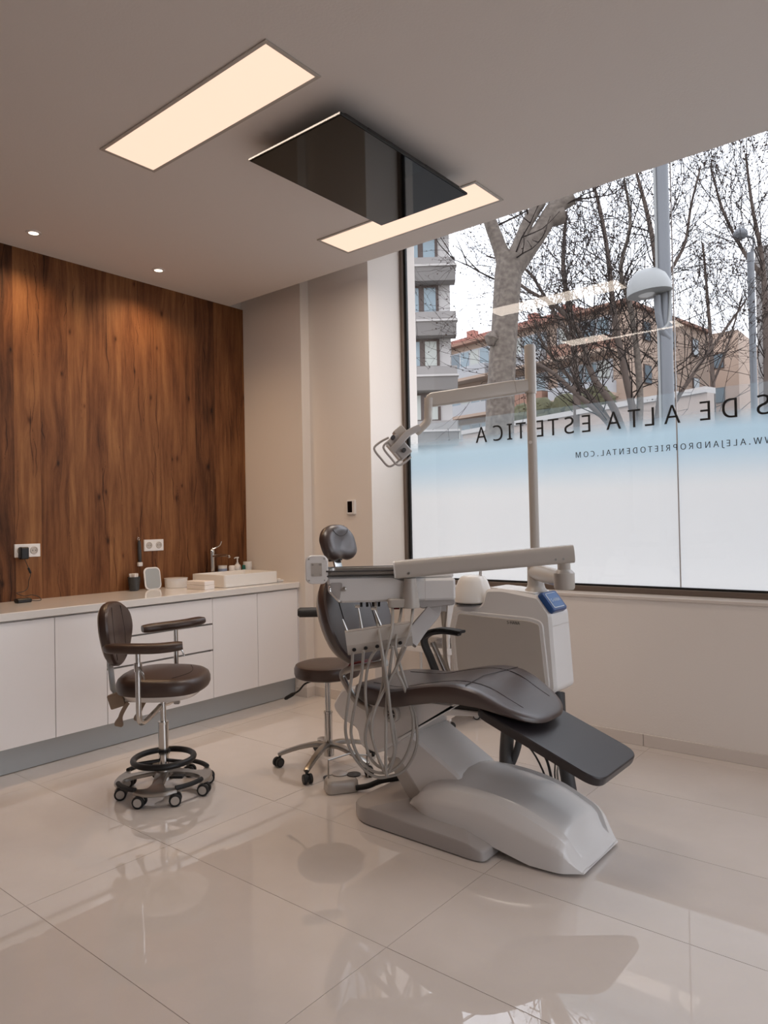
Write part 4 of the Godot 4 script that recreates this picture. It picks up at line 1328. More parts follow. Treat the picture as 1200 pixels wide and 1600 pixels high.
	for k in loops.size():
		var pts := []
		var n: int = loops[k].size()
		for i in n:
			var dep := 3.165 - 0.011 * k + 0.022 * sin(PI * i / (n - 1.0) * 2.0)
			if loops[k][i][1] < 990: dep = lerpf(dep, 3.36, clampf((990.0 - loops[k][i][1]) / 45.0, 0, 1))
			pts.append(at(loops[k][i][0], loops[k][i][1], dep))
		part("handpiece_hose", tube(curve(pts, 6), 0.0068, 8), M.hose, c, "pale hose hanging in a loop")


func ring_path(o: PackedVector2Array, at_: Vector3) -> Array:
	var pts := []
	for p in o: pts.append(at_ + Vector3(p.x, 0, p.y))
	pts.append(pts[0])
	return pts


func lamp_arm() -> void:
	var c := thing("operating_lamp", "operating lamp with two loop handles on a tall pole beside the window", "operating lamp", Vector3(-1.757, 1.13, -3.41))
	var p := Vector3(-1.757, 0, -3.41)
	part("pole", tube([p + Vector3(0, 1.13, 0), p + Vector3(-0.003, 2.0, 0), p + Vector3(-0.004, 2.04, 0)], 0.0245, 18), M.pale_plastic, c, "tall slim pole")
	part("pole_sleeve", lathe([[0.0, 0.0], [0.029, 0.0], [0.030, 0.006], [0.030, 0.25], [0.026, 0.258], [0.0, 0.26]], p + Vector3(-0.004, 2.03, 0), 20), M.pale_plastic, c)
	part("pole_plug", lathe([[0.0, 0.0], [0.009, 0.0], [0.009, 0.003], [0.0, 0.003]], Vector3(-1.757, 1.77, -3.386), 12, Basis(Vector3(1, 0, 0), PI / 2)), M.white_plastic, c)
	var j0 := p + Vector3(-0.004, 2.075, 0)
	var j1 := at(668, 626, 3.70)
	var d := (j1 - j0).normalized()
	part("arm_root", sweep(rrect(0.05, 0.075, 0.012, 3), [j0, j0 + d * 0.09], Vector3.UP, [0.85, 1.0]), M.pale_plastic, c)
	part("lamp_arm", sweep(rrect(0.048, 0.078, 0.012, 3), [j0 + d * 0.085, j0 + d * 0.10, j1 - d * 0.02, j1], Vector3.UP, [0.9, 1.0, 0.95, 0.72]), M.pale_plastic, c, "straight pale lamp arm")
	var dep := 3.69
	part("arm_drop", tube(curve([at(670, 622, dep), at(669, 645, dep), at(668, 658, dep), at(657, 670, dep), at(650, 677, dep)], 5), [0.024, 0.0235, 0.023, 0.022, 0.021, 0.021, 0.021, 0.021, 0.021, 0.021, 0.021, 0.021, 0.02, 0.02, 0.02, 0.02, 0.019, 0.019, 0.019, 0.018, 0.018], 12), M.pale_plastic, c)
	part("lamp_yoke", sweep(rrect(0.034, 0.022, 0.006, 2), curve([at(655, 668, dep - 0.02), at(638, 677, dep - 0.05), at(624, 692, dep - 0.07), at(612, 705, dep - 0.07)], 5), eye_basis.z), M.grey_plastic, c, "curved lamp yoke")
	# lamp head: its back is turned to the room, the light side faces the patient
	var hx := (eye_basis * Vector3(0.65, -0.76, 0.0)).normalized()          # along the handles' base
	var hy := (eye_basis * Vector3(-0.74, -0.64, 0.2)).normalized()
	hy = (hy - hx * hy.dot(hx)).normalized()
	var hz := hx.cross(hy).normalized()
	var ho := at(623, 699, dep - 0.03)
	var put := func(q: Vector3) -> Vector3: return ho + hx * q.x + hy * q.z + hz * q.y
	var hd := part("lamp_head", pad(rrect(0.125, 0.075, 0.012, 3), [[0.006, -0.028], [0.0, -0.022], [0.0, 0.016], [0.006, 0.022], [0.006, 0.022, 0.5]], put), M.grey_plastic, c, "small grey lamp head")
	part("lamp_block", pad(rrect(0.06, 0.06, 0.008, 3), [[0.003, -0.024], [0.0, -0.02], [0.0, 0.02], [0.003, 0.024], [0.003, 0.024, 0.5]], func(q): return put.call(q + Vector3(-0.05, 0.0, -0.055))), M.pale_plastic, hd)
	part("lamp_window", pad(rrect(0.10, 0.012, 0.004, 3), [[0.0, -0.02], [0.0, 0.016], [0.0, 0.016, 0.5]], func(q): return put.call(q + Vector3(0.0, 0.0, 0.038))), M.white_plastic, hd, "pale light strip")
	for k in 2:
		var b: float = [0.026, -0.02][k]
		var path := curve([put.call(Vector3(-0.062, b, 0.0)), put.call(Vector3(-0.072, b, 0.055)), put.call(Vector3(-0.064, b, 0.098)), put.call(Vector3(0.0, b, 0.104)), put.call(Vector3(0.052, b, 0.100)), put.call(Vector3(0.064, b, 0.060)), put.call(Vector3(0.062, b, 0.02))], 5)
		var shift: Vector3 = hx * [-0.012, 0.016][k] - hy * [0.0, 0.03][k]
		var moved_path := []
		for q in path: moved_path.append(q + shift)
		part("loop_handle", tube(moved_path, 0.0058, 8), M.grey_plastic, c, "grey loop handle")
		part("handle_knob", lathe([[0.0, -0.012], [0.011, -0.012], [0.011, 0.012], [0.0, 0.012]], put.call(Vector3([-0.055, 0.03][k], -0.035, 0.0)), 12, Basis(hx, hz, hy)), M.dark_grey, c)


# ---------------------------------------------------------------- stools and things on the floor

func caster(parent: Node, o: Vector3, turn: float, r: float, gap: float, tyre: Material, hub: Material, y_top: float) -> void:
	var b := Basis(Vector3.UP, turn) * Basis(Vector3(1, 0, 0), PI / 2)
	var fork := part("caster_fork", join([tube([Vector3(o.x, r * 1.3, o.z), Vector3(o.x, y_top, o.z)], 0.008, 8), box(Vector3(o.x, r * 1.25, o.z), Vector3(r * 1.3, r * 0.9, gap * 0.6), 0.004, Basis(Vector3.UP, turn))]), hub, parent)
	for s in [-1.0, 1.0]:
		var w := o + Basis(Vector3.UP, turn) * Vector3(0.010, 0, s * gap / 2) + Vector3(0, r, 0)
		part("caster_wheel", lathe([[r * 0.55, -0.009], [r * 0.9, -0.009], [r, -0.006], [r, 0.006], [r * 0.9, 0.009], [r * 0.55, 0.009]], w, 20, b), tyre, fork)
		part("caster_hub", lathe([[0.0, -0.010], [r * 0.68, -0.010], [r * 0.72, -0.008], [r * 0.72, 0.008], [r * 0.68, 0.010], [0.0, 0.010]], w, 18, b), hub, fork)


func mirrored(half: Array) -> PackedVector2Array:                 # [height, half width] rows to a closed, smoothed outline
	var o := PackedVector2Array()
	for e in 2:
		var n := half.size() - 1
		for i in n * 3:
			var u := i / 3.0 if e == 0 else n - i / 3.0
			var k := mini(int(u), n - 1)
			var f := u - k
			var k0 := maxi(k - 1, 0)
			var k2 := mini(k + 2, n)
			var h := cubic_interpolate(half[k][0], half[k + 1][0], half[k0][0], half[k2][0], f)
			var w := cubic_interpolate(half[k][1], half[k + 1][1], half[k0][1], half[k2][1], f)
			o.append(Vector2(w if e == 0 else -w, h))
	return o


func operator_chair() -> void:
	var base := Vector3(-3.235, 0, -2.125)
	var turn := deg_to_rad(37.0)
	var c := thing("operator_chair", "brown leather operator chair with curved armrests, chrome post and ring base", "chair", base)
	c.rotation.y = turn
	ORG = Vector3.ZERO
	var off := -turn
	# four forked legs with eight casters, joined by black treads
	var leg0 := []
	for k in 4:
		var a := deg_to_rad(-45.0 + 90.0 * k) + off
		var d := Basis(Vector3.UP, a)
		var fan := rounded([Vector2(0.02, -0.034), Vector2(0.15, -0.028), Vector2(0.19, -0.045), Vector2(0.190, -0.105), Vector2(0.212, -0.108), Vector2(0.238, -0.05), Vector2(0.243, 0.0), Vector2(0.238, 0.05), Vector2(0.212, 0.108), Vector2(0.190, 0.105), Vector2(0.19, 0.045), Vector2(0.15, 0.028), Vector2(0.02, 0.034)], 0.012, 2)
		var slope := func(p: Vector3) -> Vector3: return d * Vector3(p.x, 0.112 - 0.20 * maxf(0.0, p.x - 0.05) + p.y, p.z)
		part("leg", prism(fan, -0.02, 0.0, 0.004, slope), M.steel, c, "forked silver leg")
		for s in [-1.0, 1.0]:
			var q := Basis(Vector3.UP, a + s * deg_to_rad(22.5)) * Vector3(0.222, 0, 0)
			caster(c, q, off + 0.75 + s * 0.15, 0.030, 0.036, M.black_rubber, M.pale_plastic, 0.075)
		part("tread", ring_tube(Vector3(0, 0.083, 0), 0.226, 0.0125, 14, 8, Basis(Vector3.UP, a), deg_to_rad(25), deg_to_rad(65)), M.black_rubber, c, "black rubber tread")
	var fr := part("foot_ring", ring_tube(Vector3(0, 0.168, 0), 0.150, 0.0155, 40, 10), M.black_plastic, c, "black foot ring")
	for k in 3:
		var a := k * TAU / 3 + 0.4
		part("ring_spoke", tube([Vector3(cos(a) * 0.02, 0.16, sin(a) * 0.02), Vector3(cos(a) * 0.145, 0.166, sin(a) * 0.145)], 0.009, 7), M.black_plastic, fr)
	part("pedal", box(Vector3(0.09, 0.095, 0.06), Vector3(0.07, 0.012, 0.045), 0.004), M.black_plastic, c)
	part("hub", lathe([[0.0, 0.06], [0.05, 0.065], [0.045, 0.115], [0.03, 0.125], [0.0, 0.125]], Vector3.ZERO, 24), M.steel, c)
	part("column", lathe([[0.0, 0.10], [0.0255, 0.10], [0.0255, 0.345], [0.027, 0.347], [0.027, 0.358], [0.0, 0.358]], Vector3.ZERO, 24), M.chrome, c, "chrome gas column")
	part("column_collar", lathe([[0.026, 0.205], [0.028, 0.205], [0.028, 0.215], [0.026, 0.215]], Vector3.ZERO, 24), M.black_plastic, c)
	part("piston", lathe([[0.0, 0.355], [0.015, 0.355], [0.015, 0.51], [0.0, 0.51]], Vector3.ZERO, 18), M.chrome, c)
	# seat
	var sl := PackedVector2Array()
	for k in 56:
		var a := TAU * k / 56
		var rr := pow(pow(absf(cos(a)), 2.6) + pow(absf(sin(a)), 2.6), -1.0 / 2.6)
		sl.append(Vector2(0.01 + 0.222 * cos(a) * rr, 0.235 * sin(a) * rr))
	var seat_at := func(p: Vector3) -> Vector3:
		return Vector3(p.x, p.y + 0.02 * exp(-pow((p.x + 0.05) / 0.12, 2)) * (1.0 if p.y > 0.60 else 0.0) * (1.0 - pow(p.z / 0.24, 2)) - 0.03 * maxf(0, p.x - 0.08), p.z)
	var st := part("seat", pad(sl, [[0.03, 0.53], [0.008, 0.534], [0.0, 0.552], [0.0, 0.578], [0.008, 0.598], [0.026, 0.609], [0.05, 0.611], [0.05, 0.612, 0.7], [0.05, 0.613, 0.4], [0.05, 0.613, 0.1]], seat_at), M.brown_leather, c, "thick round brown leather seat")
	var sp := []
	for k in 20: sp.append(seat_at.call(Vector3(0.10 + 0.05 * sin(k * 0.16), 0.6125, lerpf(-0.16, 0.16, k / 19.0))))
	part("seam", tube(sp, 0.0016, 5), M.seam, st)
	part("seat_pan", pad(sl, [[0.09, 0.492], [0.05, 0.50], [0.022, 0.53], [0.022, 0.53, 0.5]], func(p): return Vector3(p.x, p.y, p.z)), M.white_plastic, c, "pale seat pan")
	part("mechanism", join([box(Vector3(-0.06, 0.485, 0.0), Vector3(0.24, 0.03, 0.12), 0.006), box(Vector3(0.09, 0.478, 0.05), Vector3(0.03, 0.04, 0.02), 0.004)]), M.steel, c)
	# backrest
	var half := [[0.0, 0.0], [0.006, 0.03], [0.02, 0.06], [0.05, 0.095], [0.10, 0.128], [0.17, 0.156], [0.22, 0.160], [0.27, 0.146], [0.305, 0.112], [0.325, 0.072], [0.333, 0.035], [0.335, 0.0]]
	var bl := PackedVector2Array()
	bl = mirrored(half)
	var back_at := func(p: Vector3) -> Vector3: return Vector3(-0.225 - 0.10 * (p.z - 0.1) + p.y + 0.9 * p.x * p.x, 0.645 + p.z, p.x)
	var bk := part("backrest", pad(bl, [[0.03, -0.05], [0.008, -0.046], [0.0, -0.03], [0.0, -0.012], [0.008, -0.001], [0.022, 0.003], [0.022, 0.004, 0.7], [0.022, 0.004, 0.35], [0.022, 0.004, 0.1]], back_at), M.brown_leather, c, "shield shaped brown leather backrest")
	for s in [-1.0, 1.0]:
		var q := []
		for k in 12: q.append(back_at.call(Vector3(s * (0.07 - 0.03 * absf(k / 11.0 - 0.5)), 0.0045, lerpf(0.04, 0.31, k / 11.0))))
		part("seam", tube(q, 0.0014, 5), M.seam, bk)
	part("back_plate", pad(bl, [[0.03, -0.058], [0.022, -0.056], [0.02, -0.05], [0.02, -0.05, 0.5]], back_at), M.pale_plastic, c)
	part("back_bar", sweep(rrect(0.05, 0.012, 0.004, 2), [Vector3(-0.15, 0.485, 0), Vector3(-0.235, 0.49, 0), Vector3(-0.262, 0.53, 0), Vector3(-0.275, 0.66, 0), Vector3(-0.30, 0.86, 0)], Vector3(1, 0.3, 0)), M.aluminium, c, "flat aluminium back bar")
	part("tilt_bracket", box(Vector3(-0.225, 0.478, 0.03), Vector3(0.08, 0.075, 0.05), 0.005, Basis(Vector3(0, 0, 1), 0.3)), M.khaki, c)
	for k in 2:
		var o := Vector3(-0.19 + 0.06 * k, 0.45, 0.06 - 0.10 * k)
		part("lever", sweep(rrect(0.022, 0.007, 0.003, 2), curve([o + Vector3(0.03, 0.02, 0), o + Vector3(0.0, -0.03, 0.0), o + Vector3(-0.012, -0.065, 0.0), o + Vector3(-0.02, -0.10, 0)], 4), Vector3(0, 0, 1), [1, 1, 1, 1, 1, 1, 1, 1.1, 1.4, 1.8, 2.1, 2.1, 1.6]), M.khaki, c, "khaki paddle lever")
	# arms: chrome tubes from the column, leather pads
	for s in [-1.0, 1.0]:
		var hi := 0.775 + (0.0 if s > 0 else 0.03)
		var ar := part("arm_tube", tube(curve([Vector3(-0.01, 0.44, s * 0.015), Vector3(-0.015, 0.425, s * 0.09), Vector3(-0.02, 0.412, s * 0.20), Vector3(-0.02, 0.43, s * 0.262), Vector3(-0.02, 0.50, s * 0.275), Vector3(-0.02, 0.62, s * 0.275), Vector3(-0.02, 0.69, s * 0.275)], 5), 0.0135, 10), M.chrome, c, "bent chrome arm tube")
		part("arm_sleeve", tube([Vector3(-0.02, 0.672, s * 0.275), Vector3(-0.02, 0.712, s * 0.275)], 0.019, 12), M.chrome, ar)
		part("arm_post", tube([Vector3(-0.02, 0.69, s * 0.275), Vector3(-0.02, hi - 0.01, s * 0.275)], 0.0115, 10), M.chrome, ar)
		part("clamp_lever", tube([Vector3(-0.01, 0.695, s * 0.29), Vector3(0.01, 0.665, s * 0.295), Vector3(0.02, 0.635, s * 0.295)], [0.006, 0.005, 0.003], 7), M.chrome, ar)
		var path := curve([Vector3(-0.19, hi + 0.0, s * 0.215), Vector3(-0.13, hi + 0.004, s * 0.252), Vector3(-0.03, hi + 0.006, s * 0.275), Vector3(0.08, hi + 0.006, s * 0.268), Vector3(0.185, hi + 0.012, s * 0.235)], 5)
		if s < 0:
			path = curve([Vector3(-0.18, hi + 0.0, -0.20), Vector3(-0.11, hi + 0.004, -0.245), Vector3(-0.02, hi + 0.01, -0.28), Vector3(0.05, hi + 0.016, -0.325), Vector3(0.10, hi + 0.022, -0.385)], 5)
		var sc := []
		for k in path.size(): sc.append(1.0 - 0.25 * pow(absf(2.0 * k / (path.size() - 1.0) - 1.0), 6))
		part("armrest", sweep(rrect(0.078, 0.046, 0.02, 4), path, Vector3.UP, sc), M.brown_leather, c, "curved brown leather armrest")


func round_stool() -> void:
	var o := Vector3(-2.80, 0, -2.90)
	var c := thing("round_stool", "round brown leather stool on a five-star chrome base beside the treatment chair", "stool", o)
	ORG = Vector3.ZERO
	part("seat", lathe([[0.0, 0.503], [0.165, 0.503], [0.180, 0.510], [0.186, 0.526], [0.186, 0.555], [0.178, 0.572], [0.158, 0.579], [0.08, 0.581], [0.0, 0.581]], Vector3.ZERO, 40), M.brown_leather, c, "round brown leather seat")
	part("seat_plate", lathe([[0.0, 0.488], [0.10, 0.488], [0.12, 0.503], [0.0, 0.503]], Vector3.ZERO, 28), M.black_plastic, c)
	part("column", lathe([[0.0, 0.06], [0.030, 0.06], [0.030, 0.115], [0.023, 0.12], [0.023, 0.295], [0.026, 0.297], [0.026, 0.308], [0.0, 0.308]], Vector3.ZERO, 20), M.chrome, c, "chrome gas column")
	part("piston", lathe([[0.0, 0.30], [0.0155, 0.30], [0.0155, 0.47], [0.03, 0.472], [0.034, 0.488], [0.0, 0.488]], Vector3.ZERO, 18), M.chrome, c)
	part("height_lever", tube(curve([Vector3(-0.05, 0.483, 0.06), Vector3(-0.09, 0.465, 0.09), Vector3(-0.115, 0.43, 0.11), Vector3(-0.14, 0.412, 0.125)], 4), 0.005, 7), M.black_plastic, c)
	part("lever_grip", tube([Vector3(-0.135, 0.415, 0.122), Vector3(-0.15, 0.405, 0.132), Vector3(-0.18, 0.385, 0.15), Vector3(-0.187, 0.38, 0.155)], [0.006, 0.011, 0.011, 0.006], 9), M.black_plastic, c)
	for k in 5:
		var a := deg_to_rad(217.0 + 72.0 * k)
		var d := Basis(Vector3.UP, a)
		var pts := []
		for q in [Vector3(0.015, 0.118, 0), Vector3(0.08, 0.122, 0), Vector3(0.17, 0.105, 0), Vector3(0.255, 0.078, 0), Vector3(0.285, 0.066, 0)]: pts.append(d * q)
		part("star_leg", sweep(rrect(0.038, 0.024, 0.008, 2), curve(pts, 4), Vector3.UP, [1.2, 1.18, 1.15, 1.12, 1.1, 1.07, 1.04, 1.0, 0.97, 0.95, 0.92, 0.9, 0.87, 0.85, 0.83, 0.8, 0.78]), M.steel, c, "polished star leg")
		caster(c, d * Vector3(0.278, 0, 0), a + 0.8, 0.026, 0.03, M.black_rubber, M.dark_grey, 0.07)
	# padded bar for the forearm, on a bent post behind the seat
	var e0 := at(465, 957, 4.02) - o
	var e1 := at(525, 956, 4.06) - o
	part("torso_bar", tube([e0, e0.lerp(e1, 0.06), e0.lerp(e1, 0.94), e1], [0.018, 0.028, 0.028, 0.018], 12), M.dark_grey, c, "grey padded forearm bar")
	part("bar_post", tube(curve([e1.lerp(e0, 0.1), Vector3(e1.x, 0.72, e1.z), Vector3(e1.x * 0.9, 0.56, e1.z * 0.9 - 0.1), Vector3(0.02, 0.494, -0.06)], 5), 0.012, 10), M.chrome, c)


func floor_things() -> void:
	# foot control
	var o := Vector3(-2.50, 0, -2.675)
	var fc := thing("foot_control", "grey foot control with a pedal disc and wire bow on the floor", "foot control", o)
	part("housing", pad(rrect(0.12, 0.17, 0.03, 4), [[0.004, 0.001], [0.0, 0.006], [0.004, 0.05], [0.016, 0.064], [0.016, 0.065, 0.5]], func(p): return o + Basis(Vector3.UP, -0.6) * Vector3(p.x, p.y, p.z)), M.pale_plastic, fc)
	part("base_plate", prism(rrect(0.22, 0.13, 0.02), 0.0, 0.008, 0.002, func(p): return o + Basis(Vector3.UP, -0.6) * Vector3(p.x - 0.10, p.y + 0.001, p.z - 0.01)), M.dark_grey, fc)
	part("pedal_disc", lathe([[0.0, 0.0], [0.04, 0.0], [0.042, 0.006], [0.03, 0.012], [0.0, 0.013]], o + Vector3(-0.035, 0.064, -0.03), 20), M.grey_plastic, fc)
	part("pedal_button", lathe([[0.0, 0.0], [0.036, 0.0], [0.036, 0.006], [0.0, 0.010]], o + Vector3(0.03, 0.064, -0.065), 20), M.dark_grey, fc)
	part("wire_bow", tube([at(514, 1238, 3.63), at(513, 1208, 3.63), at(513, 1188, 3.63), at(545, 1178, 3.75), at(573, 1180, 3.8), at(575, 1215, 3.8)], 0.0045, 6), M.steel, fc)
	part("supply_hose", tube(curve([at(556, 1231, 3.60), at(575, 1228, 3.60), at(600, 1219, 3.61), at(640, 1214, 3.62)], 6), 0.014, 10), M.black_rubber, fc, "ribbed black hose")
	# cables behind the chair
	var w := Vector3(-1.75, 0, -3.25)
	var cb := thing("cable_bundle", "black cables trailing on the floor behind the treatment chair", "cables", w)
	for k in 4:
		var z := -3.20 - 0.03 * k
		part("cable", tube(curve([Vector3(-1.98 + 0.02 * k, 0.50, z + 0.05), Vector3(-1.90 + 0.05 * k, 0.36, z), Vector3(-1.72 + 0.04 * k, 0.20, z - 0.05), Vector3(-1.60, 0.05 + 0.02 * k, z), Vector3(-1.56, 0.012, z + 0.06), Vector3(-1.62 + 0.03 * k, 0.008, z + 0.14), Vector3(-1.8, 0.008, z + 0.1)], 6), [0.005, 0.007, 0.004, 0.006][k], 7), [M.black_rubber, M.black_rubber, M.dark_grey, M.hose][k], cb)
	part("drain_hose", tube(curve([Vector3(-1.80, 0.50, -3.30), Vector3(-1.745, 0.42, -3.22), Vector3(-1.735, 0.28, -3.16), Vector3(-1.76, 0.16, -3.12), Vector3(-1.83, 0.06, -3.10)], 6), 0.017, 10), M.dark_grey, cb, "dark drain hose")
	# white trolley under the window
	var t := Vector3(-2.86, 0, -4.02)
	var tr := thing("white_trolley", "white trolley with two shelves in front of the window wall", "trolley", t)
	ORG = Vector3.ZERO
	for y in [0.16, 0.50, 0.86]:
		part("shelf", pad(rrect(0.50, 0.36, 0.03, 3), [[0.004, -0.012], [0.0, -0.008], [0.0, 0.026], [0.003, 0.03], [0.008, 0.026], [0.012, 0.0], [0.012, 0.0, 0.5]], func(p): return Vector3(p.x, y + p.y, p.z)), M.white_plastic, tr, "white tray shelf")
	for sx in [-1, 1]:
		for sz in [-1, 1]:
			part("upright", tube([Vector3(sx * 0.23, 0.06, sz * 0.16), Vector3(sx * 0.23, 0.885, sz * 0.16)], 0.012, 10), M.white_plastic, tr)
			caster(tr, Vector3(sx * 0.23, 0, sz * 0.16), 0.3, 0.025, 0.028, M.black_rubber, M.grey_plastic, 0.07)
	part("drawer_box", box(Vector3(0.04, 0.70, 0.0), Vector3(0.36, 0.22, 0.30), 0.008), M.white_plastic, tr)
	var bx := thing("small_carton", "small white carton on the top shelf of the white trolley", "box", t + Vector3(0.06, 0.86, 0.02))
	part("carton", box(bx.position + Vector3(0, 0.042, 0), Vector3(0.16, 0.08, 0.12), 0.003), M.tissue_card, bx)


# ---------------------------------------------------------------- the street beyond the window

func far(px: float, py: float, depth: float) -> Vector3:
	return at(px, py, depth)


func street() -> void:
	ORG = Vector3.ZERO
	slab("ground_street", Vector3(-90, -0.45, -120), Vector3(60, -0.25, -4.7), M.asphalt, "grey street beyond the window")
	retaining_wall()
	corner_block()
	brick_block()
	far_blocks()
	plane_tree()
	fan_tree()
	roof_trees()
	street_lamps()


func retaining_wall() -> void:
	var w := thing("garden_wall", "beige garden wall with a concrete coping across the street", "wall", Vector3(-12.5, -0.25, -27.3))
	var a := Vector3(-18.6, 0, -29.2)
	var b := Vector3(-6.5, 0, -25.5)
	var d := (b - a).normalized()
	var n := Vector3(-d.z, 0, d.x)
	if n.z < 0: n = -n
	var bs := Basis(d, Vector3.UP, d.cross(Vector3.UP))
	var len_ := a.distance_to(b)
	part("wall_face", box((a + b) / 2 + Vector3(0, 2.6, 0), Vector3(len_, 5.8, 0.4), 0.0, bs), M.parapet_beige, w)
	part("coping", box((a + b) / 2 + Vector3(0, 5.6, 0), Vector3(len_, 0.2, 0.6), 0.0, bs), M.concrete_light, w)
	var h := thing("hedge", "dull green hedge growing behind the garden wall", "hedge", Vector3(-14, 5.4, -29))
	var r := RandomNumberGenerator.new()
	r.seed = 4
	var t := PackedVector3Array()
	for i in 40:
		var p := a.lerp(b, r.randf_range(0.12, 0.6)) - n * r.randf_range(0.6, 1.4) + Vector3(0, r.randf_range(5.3, 6.3), 0)
		t.append_array(lathe([[0.0, -0.5], [0.4, -0.3], [0.55, 0.0], [0.35, 0.35], [0.0, 0.5]], p, 7, Basis(Vector3(1, 0, 1).normalized(), r.randf() * 3)))
	var o := part("foliage", t, M.hedge, h)
	o.set_meta("kind", "stuff")


func corner_block() -> void:                                     # pale block with deep balconies, its right corner beside the jamb
	var k := at(708, 640, 36.0)
	var c := thing("balcony_block", "pale grey apartment block with projecting concrete balconies and brown windows", "building", Vector3(k.x, -0.25, k.z))
	var d := Vector3(-0.80, 0, 0.60).normalized()                  # along the facade, away from its right corner
	var n := Vector3(0.60, 0, 0.80).normalized()
	var bs := Basis(d, Vector3.UP, d.cross(Vector3.UP))
	var foot := Vector3(k.x, 0, k.z)
	part("wall", box(foot + d * 6.0 - n * 4.6 + Vector3(0, 11, 0), Vector3(12.0, 23.0, 8.0), 0.0, bs), M.facade_white, c)
	for f in 8:
		var y := -0.35 + 2.78 * f
		# balcony front, leaning outwards
		var prof := PackedVector2Array([Vector2(-0.7, y), Vector2(0.15, y), Vector2(0.42, y + 0.62), Vector2(0.05, y + 0.66), Vector2(0.0, y + 1.25), Vector2(-0.7, y + 1.25)])
		part("balcony", prism(prof, -0.25, 12.0, 0.0, func(p): return foot + n * p.x + Vector3(0, p.z, 0) + d * p.y), M.concrete, c, "concrete balcony front")
		part("balcony_cap", box(foot + d * 6.0 + n * 0.24 + Vector3(0, y + 0.68, 0), Vector3(12.6, 0.1, 0.5), 0.0, bs), M.concrete_light, c)
		for q in 5:
			var o := foot + d * (0.55 + 1.0 + q * 2.2) - n * 0.58 + Vector3(0, y + 2.0, 0)
			var w := part("window", box(o, Vector3(1.9, 1.5, 0.12), 0.0, bs), M.frame_brown, c, "brown framed window")
			part("pane", box(o + n * 0.05 + d * 0.45, Vector3(0.75, 1.25, 0.06), 0.0, bs), M.pane_sky if f > 2 else M.shutter_pale, w)
			part("pane", box(o + n * 0.05 - d * 0.5, Vector3(0.6, 1.25, 0.06), 0.0, bs), M.pane_sky if f > 3 else M.shutter_pale, w)


func brick_block() -> void:                                      # long tan block with glazed balconies across the street
	var k := at(984, 640, 46.0)
	var foot := Vector3(k.x, 0, k.z)
	var d := Vector3(-0.988, 0, -0.153).normalized()
	var n := Vector3(-0.153, 0, 0.988).normalized()
	var bs := Basis(d, Vector3.UP, d.cross(Vector3.UP))
	var c := thing("brick_block", "long tan brick apartment block with glazed balconies across the street", "building", Vector3(foot.x, -0.25, foot.z))
	var roof := 15.3
	var wid := 34.0
	part("wall", box(foot + d * wid / 2 - n * 6.0 + Vector3(0, roof / 2, 0), Vector3(wid, roof, 12.0), 0.0, bs), M.facade_tan, c, "tan wall")
	part("roof_storey", box(foot + d * (wid / 2 + 2.0) - n * 6.0 + Vector3(0, roof + 0.55, 0), Vector3(wid - 5.0, 1.1, 9.0), 0.0, bs), M.roof_brick, c, "red brick roof storey")
	part("cornice", box(foot + d * wid / 2 - n * 5.7 + Vector3(0, roof + 0.02, 0), Vector3(wid + 0.5, 0.22, 12.6), 0.0, bs), M.facade_brick, c)
	for q in 9:
		part("chimney", box(foot + d * (6.0 + q * 3.1) - n * 2.5 + Vector3(0, roof + 1.3, 0), Vector3(0.7, 1.0, 0.7), 0.0, bs), M.roof_brick, c)
	for f in 5:
		var y := 0.7 + 2.9 * f
		for q in 6:
			var o := foot + d * (3.2 + q * 5.1) + Vector3(0, y, 0)
			part("balcony", box(o + n * 0.55 + Vector3(0, 0.5, 0), Vector3(4.6, 0.95, 1.1), 0.0, bs), [M.balcony_white, M.facade_brick, M.balcony_white][(q + f) % 3], c)
			part("balcony_slab", box(o + n * 0.6 + Vector3(0, 0.0, 0), Vector3(4.9, 0.22, 1.3), 0.0, bs), M.facade_tan, c)
			var w := part("window", box(o + n * 0.06 + Vector3(0, 1.7, 0), Vector3(4.2, 1.5, 0.16), 0.0, bs), M.balcony_white, c)
			for g in 4:
				part("pane", box(o + d * (-1.5 + g * 1.0) + n * 0.12 + Vector3(0, 1.7, 0), Vector3(0.84, 1.3, 0.08), 0.0, bs), [M.pane_sky, M.pane_dark, M.pane_sky, M.shutter_pale][(g + q + f) % 4], w)
		# windows of the gable
		var e := d.cross(Vector3.UP)
		for q in 3:
			var o := foot - n * (2.4 + q * 3.6) - d * 0.02 + Vector3(0, y + 1.5, 0)
			var w := part("window", box(o, Vector3(0.12, 1.3, 1.0), 0.0, bs), M.frame_brown, c)
			part("pane", box(o - d * 0.05, Vector3(0.08, 1.15, 0.86), 0.0, bs), M.pane_dark, w)


